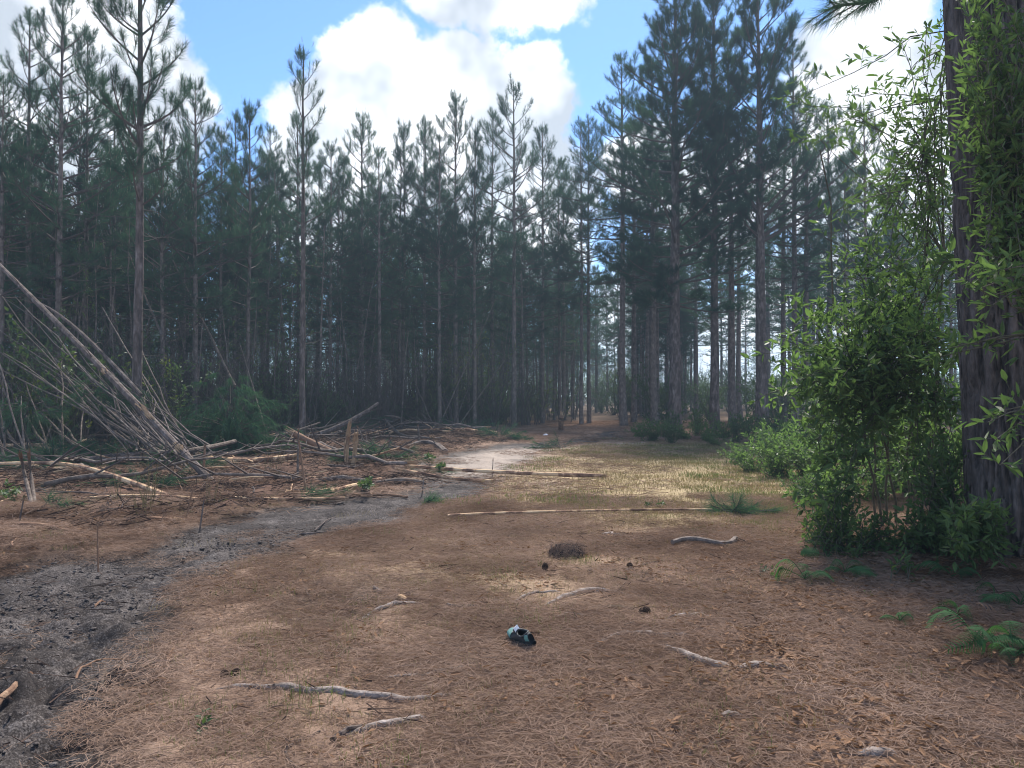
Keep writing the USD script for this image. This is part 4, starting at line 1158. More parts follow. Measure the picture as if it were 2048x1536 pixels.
def build_broad_trunk():
    """The broad furrowed trunk at the right edge: bark in long plates, flare at the foot, one low bough with needles, its own crown above."""
    NA, NZ = 260, 460
    zz = np.concatenate([np.linspace(-.1, 6.5, NZ - 40), np.linspace(6.6, 13, 40)])
    th = np.linspace(0, 2 * np.pi, NA, endpoint=False)
    TH, ZZ = np.meshgrid(th, zz)
    base = .47 - .012 * np.clip(ZZ, 0, 20) + .06 * np.exp(-np.clip(ZZ, 0, 9) / .35) * (1 + .35 * np.cos(TH * 5 + 1))
    q = np.stack([np.cos(TH) * 5.2, np.sin(TH) * 5.2, ZZ * .95], -1)
    warp = fbm(q * .8, 3, 31)[..., None] - .5
    f1 = noise(q * [1, 1, .55] * 1.7 + warp * 2.0, 32)
    f2 = noise(q * [1, 1, .7] * 2.6 + warp * 2.0 + 9, 33)
    crack = np.minimum(np.abs(f1 - .5), np.abs(f2 - .5) * 1.2)
    plate = np.clip(crack / .11, 0, 1) ** .6
    flake = fbm(q * [2.5, 2.5, 3.5], 3, 35)
    r = base - .055 * (1 - plate) + .016 * plate * (np.floor(flake * 7) / 7) + .006 * (fbm(q * 7, 2, 36) - .5)
    cx, cy = 4.60 - .052 * ZZ, 6.75 + 0 * ZZ
    V = np.stack([r * np.cos(TH) + cx - 4.60, r * np.sin(TH), ZZ], -1).reshape(-1, 3)
    i, j = np.meshgrid(np.arange(len(zz) - 1), np.arange(NA), indexing="ij")
    a, b = i * NA + j, i * NA + (j + 1) % NA
    F = np.vstack([np.stack([a, b, b + NA], -1).reshape(-1, 3), np.stack([a, b + NA, a + NA], -1).reshape(-1, 3)])
    o = np.array([4.60, 6.75, hz(4.6, 6.75) - .1])
    t = thing("pine_tree", o, label="broad old pine trunk with deep furrowed bark at the right edge", category="pine tree")
    put("trunk", (V, F), M["bark_big"], t, smooth=True)
    g = np.random.default_rng(8)
    s = pine_shape(seed=52, H=19, base=10.5, Lmax=4.5, r0=.3, per=40, width=.012, length=.25, sides=8, elev=(0, 45), curl=20, dead=0, whorl=1.0, each=True)
    up = np.array([-.6, 0, 0])
    put("trunk", tube(np.array([[-.66, 0, 12.7], [-.62, 0, 16], [-.6, 0, 19]]), [.30, .15, .02], 10), M["bark_big"], t, smooth=True)
    put("crown_branches", ((w := cat(s["wood"]))[0] + up, w[1]), M["twig"], t)
    put("crown_needles", ((w := cat(s["foliage"]))[0] + up, w[1]), M["needles"], t)
    # the low bough across the top of the picture
    pts = np.array([np.array([4.25, 6.75, 6.3]), at(1880, -80, 7.6), at(1800, -25, 8.0), at(1730, 5, 8.3), at(1670, 12, 8.4)])
    SO, SD, SL = [], [], []
    A, B = [], []
    for q in np.linspace(.3, 1, 12):
        c = np.array([np.interp(q * 4, range(5), pts[:, i]) for i in range(3)])
        for sg in (1, -1):
            d = unit(np.array([-.7, sg * g.uniform(.2, .9), g.uniform(-.45, .25)]))
            L = g.uniform(.2, .5)
            A.append(c); B.append(c + d * L)
            SO.append(c + d * L * .3); SD.append(d); SL.append(L * .8)
    bo = put("branch", ((w := cat([tube(pts, np.linspace(.05, .012, 5), 7), sticks(A, B, .01, .005, 4)]))[0] - o, w[1]), M["twig"], t)
    nd = needle_mesh(SO, SD, SL, 75, .22, .0045, g, droop=.35)
    put("needles", (nd[0] - o, nd[1]), M["needles"], bo)


build_broad_trunk()
build_near_saplings()
build_ferns()
build_undergrowth()

# ------------------------------------------------------------------ felled and broken wood
def splinters(g, p, d, r, L, n):
    """The torn end of a stem at p: long slivers along d."""
    d = unit(d)
    a, b = frames(d[None])
    th, q = g.random(n) * 6.28, r * np.sqrt(g.random(n))
    o = p + np.cos(th)[:, None] * q[:, None] * a + np.sin(th)[:, None] * q[:, None] * b
    e = o + d * (L * (.25 + .75 * g.random(n)))[:, None] + g.normal(0, r * .3, (n, 3))
    return sticks(o - d * r, e, r * .34, r * .05, 4)


def torn_face(g, pts, r, f0, f1, n=14, face=(0, -1, .5)):
    """Bare wood where the bark is torn off, on the side towards face, between the fractions f0 and f1 of the stem."""
    pts = np.asarray(pts, float)
    s = np.linspace(0, 1, len(pts))
    P = lambda q: np.array([np.interp(q, s, pts[:, i]) for i in range(3)])
    out = []
    t = unit(P(f1) - P(f0))
    fa = unit(np.asarray(face, float) - t * np.dot(face, t))
    si = np.cross(t, fa)
    for _ in range(n):
        q = np.sort(g.uniform(f0, f1, 2))
        an = g.normal(0, .6)
        off = (fa * math.cos(an) + si * math.sin(an)) * r * 1.0
        out.append(tube([P(q[0]) + off * .96, P(q.mean()) + off * 1.06, P(q[1]) + off * .98], [r * .08, r * .28, r * .06], 4, cap=False))
    return cat(out)


def stem(name, pts, r0, r1, mat, g, label, category, ends=(0, 0), scars=(), stubs=0, wander=0.0, group=None, sides=8, mid=10, end_mat="fresh"):
    """A trunk, pole, log or branch lying, leaning or standing along pts: bark, torn ends, bare patches, branch stubs."""
    pts = np.asarray(pts, float)
    s = np.linspace(0, 1, len(pts))
    f = np.linspace(0, 1, mid)
    P = np.column_stack([np.interp(f, s, pts[:, i]) for i in range(3)]) if len(pts) < 3 else np.column_stack([np.polyval(np.polyfit(s, pts[:, i], min(len(pts) - 1, 3)), f) for i in range(3)])
    P[1:-1] += g.normal(0, wander, (mid - 2, 3))
    if len(pts) == 2:
        P[:, 2] -= np.sin(np.pi * f) * .012 * np.linalg.norm(pts[1] - pts[0]) * g.uniform(-.4, 1.3)
    o = P[0].copy()
    P = P - o
    R = np.linspace(r0, r1, mid) * (1 + g.normal(0, .05, mid))
    t = thing(name, o, label=label, category=category, group=group)
    put("bark", tube(P, R, sides), M[mat], t, smooth=40)
    if ends[0]:
        put("splintered_end", splinters(g, P[0], P[0] - P[1], r0, ends[0], 16), M[end_mat], t)
    if ends[1]:
        put("splintered_end", splinters(g, P[-1], P[-1] - P[-2], r1, ends[1], 16), M[end_mat], t)
    for a, b in scars:
        put("bare_patch", torn_face(g, P, np.interp((a + b) / 2, [0, 1], [r0, r1]), a, b), M[end_mat], t)
    for _ in range(stubs):
        q = g.uniform(.1, .95)
        k = min(mid - 2, int(q * (mid - 1)))
        d = unit(np.cross(P[k + 1] - P[k], g.normal(size=3)) + .3 * unit(P[k + 1] - P[k]))
        L = g.uniform(.15, .8) * (4 if r0 > .06 else 2) * .4
        put("branch_stub", tube([P[k], P[k] + d * L * .5, P[k] + d * L + [0, 0, g.normal(0, .1) * L]], [r1 * .35, r1 * .25, .004], 4), M["twig"], t)
    return t


def build_leaning():
    g = np.random.default_rng(7)
    S = lambda *a, **k: stem("leaning_trunk", *a, **k)
    # the big one, its bark torn off half-way down
    S([gp(428, 965, -.05), at(-40, 492, 18.6)], .076, .048, "bark", g, "thickest leaning pine trunk, bark torn off half way down, crossing behind the bare-trunked pine", "leaning trunk", scars=[(.20, .27), (.10, .13), (.38, .40)], stubs=6)
    S([at(282, 790, 17.5), at(150, 655, 18.4), at(70, 605, 19)], .05, .035, "bark", g, "dark trunk leaning close above the thickest leaning trunk", "leaning trunk", stubs=3)
    rows = [((425, 985, 15.0), (245, 715, 17.5), (60, 585, 20), .04, "long thin pole leaning just under the thickest leaning trunk"), ((438, 1000, 14), (330, 905, 15), (170, 775, 18), .045, "greyish pole leaning lowest in the bundle, foot at the track's edge"),
            ((345, 915, 16), (200, 800, 18), (-20, 690, 21), .045, "pole in the bundle reaching the left edge of the photo"), ((330, 900, 16.5), (210, 820, 18), (-20, 728, 20), .04, "lower parallel pole reaching the left edge"),
            ((300, 880, 17), (230, 815, 18), (165, 770, 19), .06, "thick pale pole in the middle of the leaning bundle"), ((318, 893, 16.8), (245, 835, 18), (178, 790, 18.6), .05, "pale pole second from the top of the leaning bundle"), ((322, 905, 16.6), (240, 850, 17.6), (160, 795, 18.6), .045, "pale pole in the lower half of the leaning bundle"),
            ((300, 912, 16.4), (230, 862, 17.4), (165, 818, 18.4), .04, "lowest pale pole of the leaning bundle"), ((268, 885, 17.5), (200, 820, 18.5), (90, 740, 20), .035, "thin grey pole behind the leaning bundle"),
            ((365, 870, 18.5), (300, 720, 20), (205, 615, 22), .04, "pale slender pole crossing from behind the bare-trunked pine"), ((372, 890, 18.6), (320, 775, 20), (280, 690, 21), .045, "silvery forked-looking pole right of the bare-trunked pine"),
            ((470, 772, 26), (418, 660, 27.5), (345, 520, 29.5), .085, "dark pine trunk leaning to the left above the green heap"), ((325, 672, 25), (285, 585, 26), (255, 500, 27), .06, "short grey trunk leaning behind the bare-trunked pine"),
            ((100, 905, 18), (60, 835, 19), (0, 745, 20.5), .05, "dark pole leaning at the lower left, leftmost but one"), ((150, 892, 18.5), (95, 825, 19.5), (25, 765, 21), .055, "grey pole of a crossing pair at the lower left"), ((160, 890, 18.6), (120, 820, 19.6), (60, 770, 20.6), .045, "second grey pole of the crossing pair at the lower left"),
            ((35, 890, 18), (15, 855, 18.6), (-30, 800, 19.5), .055, "pole leaning at the very left edge, low down"), ((545, 905, 24), (510, 800, 26), (480, 690, 28), .05, "thin trunk leaning behind the green heap"),
            ((720, 880, 30), (690, 800, 31.5), (650, 700, 33), .06, "thin trunk leaning left behind the splintered stump"), ((880, 880, 34), (862, 800, 35), (810, 715, 36), .05, "thin trunk leaning left at the front of the middle wall"),
            ((905, 868, 34.5), (925, 790, 35), (1010, 720, 36), .05, "thin pale trunk leaning right at the front of the middle wall"), ((868, 872, 34), (900, 770, 35), (990, 600, 37), .05, "long pale stem leaning right through the fanned sapling"),
            ((1120, 855, 36), (1132, 770, 37), (1150, 690, 38), .05, "pale thin trunk leaning slightly right, left of the trail"), ((240, 690, 26), (215, 560, 27), (200, 450, 28), .05, "pale upright thin trunk with side twigs left of the bare-trunked pine"), ((148, 720, 24), (158, 590, 25), (178, 505, 26), .045, "pale thin trunk bending right above the leaning bundle")]
    for i, (a, b, c, r, lab) in enumerate(rows):
        p0 = at(*a)
        S([p0, at(*c)], r * .62, r * .36, "pole", g, lab, "leaning trunk", stubs=2 + i % 3, wander=.012, ends=(.12 if i % 4 == 1 else 0, 0))


def build_fan():
    """More of the thin poles pushed over to the left, too alike to tell apart."""
    g = np.random.default_rng(77)
    for i in range(34):
        q = g.random()
        a = at(g.uniform(250, 450), g.uniform(880, 960), g.uniform(15.5, 18.5))
        a = drop(a, g.uniform(0, .5))
        px = g.uniform(-60, 330)
        b = at(px, 840 - g.uniform(.25, .62) * (430 - px) - 20 * g.random(), a[1] + g.uniform(2, 5))
        stem("thin_pole", [a, b], g.uniform(.012, .025), .007, ("pole", "bark_thin", "dead_twig")[g.integers(3)], g, "thin grey pole in the tangle pushed over behind the bare-trunked pine", "pole", group="thin poles of the pushed-over tangle", stubs=int(g.integers(2, 6)), sides=5, mid=8, wander=.045)
    for i in range(16):
        a = drop(at(g.uniform(-40, 200), g.uniform(880, 930), g.uniform(16.5, 20)), .1)
        b = a + [g.uniform(-2.2, -.3), g.uniform(.5, 2.5), g.uniform(1.2, 2.8)]
        stem("thin_pole", [a, b], g.uniform(.018, .034), .012, ("pole", "bark_thin")[g.integers(2)], g, "dark thin pole leaning left at the photo's left edge", "pole", group="thin poles at the left edge", stubs=2, sides=5, mid=7, wander=.02)


def build_logs():
    g = np.random.default_rng(17)
    L = lambda *a, **k: stem("fallen_log", *a, **k)
    L([at(20, 938, 16.2), at(90, 930, 16.4), at(200, 918, 16.7), at(312, 912, 17)], .075, .105, "bark", g, "raised broken log with pale torn ends, lying across in front of the bare-trunked pine", "log", ends=(.35, .5), scars=[(.02, .25), (.9, 1)], stubs=2)
    L([at(-20, 928, 15.0), at(100, 926, 14.4), at(190, 940, 13.5), gp(340, 1000, .03)], .03, .045, "pole_patchy", g, "long bowed pole curving down to the ground at the left", "pole", ends=(0, .15))
    L([gp(92, 1009, .05), gp(250, 1006, .06), gp(400, 1003, .05)], .022, .024, "pole_patchy", g, "thin reddish pole lying level across the cleared strip at the far left", "pole")
    L([gp(470, 1003, .05), gp(580, 1000, .06), gp(690, 997, .05)], .025, .022, "pole_patchy", g, "thin pale pole lying along the upper edge of the dark wet track", "pole")
    L([gp(-10, 1077, .04), gp(90, 1083, .05), gp(182, 1087, .06)], .034, .03, "peeled", g, "pale peeled log at the left edge, lying above the muddy track", "log", ends=(0, .2), stubs=1)
    L([gp(250, 1056, .03), gp(300, 1052, .05), gp(352, 1048, .04)], .045, .03, "peeled", g, "short reddish split log in front of the thin reddish pole", "log", ends=(.2, .15))
    L([gp(745, 931, .06), gp(820, 938, .08), gp(1010, 952, .07), gp(1205, 957, .05)], .035, .04, "pole_patchy", g, "long pole lying across the track from the debris to the dry grass", "pole", ends=(0, .15), sides=7)
    L([gp(812, 951, .06), gp(905, 956, .07), gp(985, 962, .05)], .04, .03, "pole_patchy", g, "shorter patchy peeled pole just in front of the long pole on the track", "pole", ends=(.2, .1))
    L([gp(770, 971, .05), gp(812, 969, .06), gp(850, 967, .06)], .055, .05, "pole", g, "short thick grey log beside the track, in front of the patchy pole", "log")
    L([gp(660, 990, .04), gp(710, 977, .06), gp(762, 965, .05)], .035, .03, "pole_patchy", g, "brown pole lying slanted in the debris left of the short grey log", "pole")
    L([gp(700, 990, .03), gp(760, 988, .04), gp(815, 990, .03)], .03, .02, "peeled", g, "thin peeled strip of wood in front of the short grey log", "strip")
    L([gp(692, 920, .02), at(640, 893, 18.6), at(588, 867, 19.0)], .085, .075, "peeled", g, "slanting peeled orange log with one end raised, beside the splintered stump", "log", ends=(.15, .4))
    L([gp(700, 913, .05), at(665, 900, 18.9), at(640, 888, 19.2)], .08, .08, "bark", g, "dark barked piece under the slanting peeled log", "log")
    L([gp(400, 930, .1), gp(490, 935, .12), gp(590, 940, .10)], .07, .06, "pole_patchy", g, "brown log with torn patches lying in front of the green heap", "log", ends=(.2, .25))
    L([gp(705, 877, .15), gp(735, 876, .16), gp(762, 877, .15)], .13, .12, "peeled", g, "short thick orange peeled piece behind the splintered stump", "log", ends=(.2, .2))
    L([at(640, 868, 25), at(700, 842, 25.5), at(757, 806, 26)], .10, .05, "bark", g, "dark crooked branch rising to the right behind the splintered stump", "branch", stubs=4)
    L([gp(770, 862, .3), at(800, 838, 28), at(770, 832, 28.5)], .06, .03, "pole", g, "grey bent branch behind the debris, curving left", "branch")
    L([gp(838, 882, .1), at(800, 868, 28), at(770, 838, 28.5)], .075, .05, "pole", g, "grey log slanting down to the right behind the debris", "log", stubs=2)
    L([gp(865, 884, .1), at(850, 874, 29.5), at(836, 864, 30)], .09, .08, "peeled", g, "short pale broken log near the root mound", "log", ends=(.2, 0))
    L([at(490, 885, 22), at(570, 868, 23), at(640, 845, 24)], .05, .03, "pole", g, "grey pole lying slanted under the lone pointed pine", "pole", stubs=3)
    L([gp(890, 903, .06), gp(855, 893, .16), gp(810, 897, .04)], .11, .05, "bark", g, "torn-up root mound of dark wood beside the pale sand", "root", stubs=5)
    L([gp(300, 945, .3), gp(380, 940, .4), gp(470, 925, .5)], .06, .05, "pole", g, "grey log half hidden in the brush at the thick trunk's foot", "log", stubs=3)
    L([gp(1345, 1093, .03), gp(1395, 1090, .05), gp(1440, 1096, .04), gp(1471, 1087, .04)], .026, .030, "bark_thin", g, "crooked brown stick lying on the straw right of the dark straw mound", "stick")
    # the pole with a green brush at its tip
    t = L([gp(890, 1034, .03), gp(1000, 1030, .035), gp(1100, 1028, .035), gp(1330, 1023, .04), gp(1480, 1025, .05)], .022, .012, "pole_patchy", g, "longest thin pole lying across the straw, a green brush at its right end", "pole")
    # stumps and stakes
    T = lambda *a, **k: stem("broken_stump", *a, **k)
    T([gp(696, 944, -.05), at(693, 905, 16.0), at(697, 868, 16.0)], .06, .045, "peeled", g, "left prong of the tall splintered stump beside the slanting log", "stump", ends=(0, .35), scars=[(.2, .9)])
    T([gp(704, 944, -.05), at(709, 910, 16.0), at(711, 882, 16.0)], .055, .045, "fresh", g, "right prong of the tall splintered stump, yellow and ragged", "stump", ends=(0, .3), scars=[(.1, .9)])
    T([gp(68, 1030, -.05), at(52, 960, 10.9), at(42, 915, 10.9)], .032, .020, "pole", g, "left one of two grey splintered stakes at the left edge", "stump", ends=(0, .2), end_mat="peeled")
    T([gp(72, 1030, -.05), at(64, 965, 10.9), at(58, 915, 10.9)], .028, .018, "pole", g, "right one of two grey splintered stakes at the left edge", "stump", ends=(0, .2), end_mat="peeled")
    T([gp(1122, 862, -.05), at(1122, 845, 33), at(1123, 832, 33)], .13, .10, "peeled", g, "pale broken stump at the end of the clearing, left of the trail", "stump", ends=(0, .5))
    K = lambda *a, **k: stem("wood_stake", *a, **k)
    for x0, y0, x1, y1, r, m, lab in [(614, 992, 598, 885, .022, "peeled", "tall thin pale stake leaning left, left of the splintered stump"), (595, 962, 597, 862, .024, "pole", "upright stake just left of the tall thin pale one"), (735, 905, 716, 855, .03, "pole", "stake leaning left, just right of the splintered stump"), (839, 891, 836, 852, .045, "pole", "stake standing alone near the root mound"),
                                   (330, 947, 332, 874, .022, "pole", "bare stake below the thick trunk's torn patch"), (406, 957, 410, 894, .03, "peeled", "short torn stake at the thick trunk's foot"), (197, 1122, 195, 1054, .010, "peeled", "pale stick standing by the peeled log at the left edge"), (770, 910, 782, 878, .035, "bark", "dark leaning stake between stump and root mound"),
                                   (33, 1072, 47, 1000, .012, "bark", "dark thin stick standing in front of the grey stakes"), (219, 1040, 216, 1003, .014, "bark", "short dark stick standing behind the split log"), (843, 985, 848, 955, .012, "bark", "small dark stick standing by the short grey log"), (984, 950, 986, 922, .012, "bark", "small dark stick standing on the pale sand"), (370, 1042, 388, 968, .010, "peeled", "thin pale leaning stick right of the dead weeds"), (398, 1052, 408, 1000, .012, "bark", "dark leaning stick right of the thin pale one")]:
        b = gp(x0, y0, -.04)
        K([b, at(x1, y1, b[1] + .05)], r, r * .6, m, g, lab, "stake", ends=(0, .08), mid=6, sides=6, end_mat="peeled")


def bough_mesh(g, c, size, n, per, length, width, heading=None, droop=.5, hang=0.0):
    """A cut, heaped bough: shoots spread through a flat heap round c."""
    c, size = np.asarray(c, float), np.asarray(size, float)
    q = g.normal(0, .42, (n, 3)) * size
    q[:, 2] = np.abs(q[:, 2])
    D = unit(q * [1, 1, .3] + g.normal(0, .12, (n, 3)) + (0 if heading is None else np.asarray(heading, float) * size.max() * .5) + [0, 0, -hang * size.max()])
    L = np.clip(g.uniform(.25, .6, n), .1, max(.15, size.max() * .6))
    wood = sticks(np.tile(c + [0, 0, .04], (n, 1)) * .4 + (c + q) * .6, c + q + D * L[:, None], .010, .004, 4)
    return wood, needle_mesh(c + q, D, L, per, length, width, g, droop=droop)


def bough(name, c, size, n, label, g, per=60, length=.24, width=.007, up=0.0, **k):
    t = thing(name, c, label=label, category="bough")
    w, f = bough_mesh(g, [0, 0, up], size, n, per, length, width, **k)
    put("branch", w, M["twig"], t)
    put("needles", f, M["needles_down"], t)


def build_boughs():
    g = np.random.default_rng(27)
    bough("pine_bough", drop(at(460, 860, 19.8)), (1.05, .8, 1.7), 230, "heaped green pine top with drooping needles, right of the thick leaning trunk", g, per=70, width=.010, length=.28, up=.3, hang=.35, droop=.8)
    bough("pine_bough", drop(at(540, 880, 22)), (.9, .7, .5), 70, "lower green bough at the right side of the heaped pine top", g, per=60, width=.010, hang=.2, droop=.6)
    bough("pine_bough", drop(at(110, 905, 17.4)), (1.4, .5, .5), 110, "dark green flattened bough behind the raised broken log at the left", g, per=60, width=.009, length=.27)
    bough("pine_bough", drop(at(215, 900, 18)), (.7, .5, .5), 60, "rounded dark bough behind the middle of the raised log", g, per=60, width=.009, length=.27)
    bough("pine_bough", drop(at(90, 955, 16)), (1.3, .4, .22), 70, "dark green bough in the shade under the raised broken log", g, per=60, width=.008)
    bough("pine_bough", drop(at(360, 940, 16.2)), (.8, .5, .3), 60, "green bough under the thick trunk's foot", g, per=50, width=.008)
    bough("pine_bough", at(215, 800, 18.4), (.7, .5, .5), 46, "green bough caught high among the leaning poles", g, per=46, width=.008, length=.26, droop=.6, hang=.3)
    bough("pine_bough", at(60, 830, 18.5), (.8, .5, .5), 46, "dark bough caught among the poles at the left edge", g, per=46, width=.008, length=.26, droop=.6, hang=.3)
    bough("pine_bough", gp(745, 932), (.75, .4, .25), 55, "green bough lying right of the splintered stump", g, per=60, width=.008)
    bough("pine_bough", gp(835, 940), (.6, .3, .08), 24, "flat green bough where the long pole starts", g, per=50, width=.007)
    bough("pine_bough", gp(846, 1003), (.14, .12, .12), 11, "small green sprig lying beside the track under a small dark stick", g, per=60, width=.006, heading=(.5, 0, .2))
    bough("pine_bough", gp(615, 996), (.25, .12, .05), 10, "green tuft lying on the pale pole's right half", g, per=50, width=.006)
    bough("pine_bough", gp(655, 990), (.16, .12, .08), 9, "rounded green tuft just right of the one on the pale pole", g, per=50, width=.006)
    bough("pine_bough", gp(1470, 1027), (.36, .13, .07), 30, "flattened green brush at the tip of the longest pole", g, per=90, width=.0045, length=.25, heading=(.6, 0, 0))
    bough("pine_bough", gp(1000, 880), (.9, .4, .3), 40, "green bough at the end of the clearing under the middle pines", g, per=50, width=.012)
    bough("pine_bough", gp(1120, 893), (.8, .25, .08), 30, "thin line of cut green pine across the far end of the track", g, per=40, width=.011)
    bough("pine_bough", drop(at(700, 860, 29)), (1.1, .6, .7), 60, "dark bough behind the crooked branch", g, per=50, width=.012)
    bough("pine_bough", drop(at(920, 870, 33)), (1.3, .6, .5), 60, "dark bough at the front of the middle wall", g, per=50, width=.012)
    bough("pine_bough", drop(at(300, 975, 13.5)), (.8, .4, .12), 36, "thin green bough on the ground behind the bowed pole's end", g, per=50, width=.007)
    bough("pine_bough", gp(110, 1035), (.25, .2, .06), 12, "faded green tuft on the ground right of the two grey stakes", g, per=40, width=.006)


def build_sticks():
    """Loose sticks and branches: one kit each, many copies, every copy a thing."""
    g = np.random.default_rng(37)
    kinds = []
    for i in range(6):
        n = f"stick_kind_{i + 1}"
        L = [.35, .6, .9, 1.3, .5, 1.8][i]
        pts = np.column_stack([np.linspace(-L / 2, L / 2, 7), np.cumsum(g.normal(0, .025 * L, 7)), np.abs(np.cumsum(g.normal(0, .012 * L, 7))) + .012])
        r = .006 + .006 * L
        p = kit(n)
        put("bark", tube(pts, np.linspace(r, r * .5, 7), 5), M[("twig", "dead_twig", "pole_patchy", "twig", "peeled", "pole_patchy")[i]], p)
        if i in (1, 3, 5):
            put("side_twig", tube([pts[3], pts[3] + [.12 * L, .16 * L, .03], pts[3] + [.25 * L, .22 * L, .08 * L]], [r * .6, r * .5, .002], 4), M["twig"], p)
        kinds.append(n)
    for i in range(3):
        p = kit(f"big_branch_{i + 1}")
        L = 2.6 + i * .6
        pts = np.column_stack([np.linspace(-L / 2, L / 2, 8), np.cumsum(g.normal(0, .10, 8)), .08 + np.abs(np.cumsum(g.normal(.05, .08, 8)))])
        put("bark", tube(pts, np.linspace(.05, .018, 8), 6), M[("pole", "bark_thin", "pole_patchy")[i]], p, smooth=True)
        for k in range(2, 8):
            d = unit(np.array([.8, g.normal(0, .8), g.uniform(-.1, .8)]))
            put("side_branch", tube([pts[k], pts[k] + d * .4, pts[k] + d * g.uniform(.6, 1.2)], [.018, .012, .004], 4), M["twig"], p)
        put("splintered_end", splinters(g, pts[0], pts[0] - pts[1], .05, .25, 12), M["fresh"], p)
    front = np.array([(-40, 23), (-14.5, 23.5), (-8, 30), (-4.4, 36)])
    n = 0
    while n < 44:
        y = g.uniform(13, 34)
        x = g.uniform(-.66 * y, -.04 * y)
        if zones([[x, y]])["debris"][0] < .5 and y < np.interp(x, front[:, 0], front[:, 1]) - 3:
            continue
        if y > np.interp(x, front[:, 0], front[:, 1]) + 2:
            continue
        copy(f"big_branch_{g.integers(3) + 1}", "fallen_branch", (x, y, hz(x, y) + g.uniform(-.03, .12)), g.normal(0, 40) + 180 * g.integers(2), g.uniform(.7, 1.2), g.normal(0, 8), label="broken branch with side twigs lying in the cleared strip before the pines", category="branch", group="broken branches of the cleared strip")
        n += 1
    for count, y0, y1, key, lab, grp in [(120, 7.5, 28, "debris", "short broken stick on the brown debris left of the track", "sticks on the debris"), (34, 3.2, 9, "mud", "short stick lying on the muddy track", "sticks on the track"), (22, 3.2, 10, None, "small stick lying on the straw right of the track", "sticks on the straw")]:
        n = 0
        while n < count:
            y = g.uniform(y0, y1)
            x = g.uniform(-.7 * y, .5 * y)
            z = zones([[x, y]])
            v = z[key][0] if key else (1 - z["mud"][0]) * (1 - z["debris"][0])
            if v < .6:
                continue
            k = kinds[g.integers(6)] if key == "debris" else kinds[(0, 1, 1, 0)[g.integers(4)]]
            copy(k, "broken_stick", (x, y, hz(x, y) + .005), g.random() * 360, g.uniform(.6, 1.2) * (1 if key == "debris" else .55), label=lab, category="stick", group=grp)
            n += 1
    # dead weeds
    p = kit("dead_stalks")
    w = []
    for _ in range(9):
        a, L = g.random() * 6.28, g.uniform(.35, .75)
        b = np.array([g.normal(0, .07), g.normal(0, .07), -.02])
        e = b + [math.cos(a) * L * .25, math.sin(a) * L * .25, L]
        w.append(tube([b, (b + e) / 2 + [0, 0, .03], e], [.006, .005, .002], 4))
    put("stalks", cat(w), M["dry_grass"], p)
    for px, py, s, lab in [(300, 1035, .9, "clump of dead pale stalks right of the thin reddish pole"), (288, 1050, .8, "shorter dead stalks in front of the pale clump"), (545, 965, 1.0, "yellowed dead weed at the upper edge of the wet track"), (420, 1010, .7, "dead stalks above the bowed pole's lower end"), (235, 1015, .6, "few dead stalks behind the split log"), (1440, 905, .6, "dead weed at the dry grass's far edge"), (1585, 935, 1.3, "dry pale stalk in the shrub heap")]:
        q = gp(px, py)
        copy("dead_stalks", "dead_weed", q, g.random() * 360, s, label=lab, category="weed")


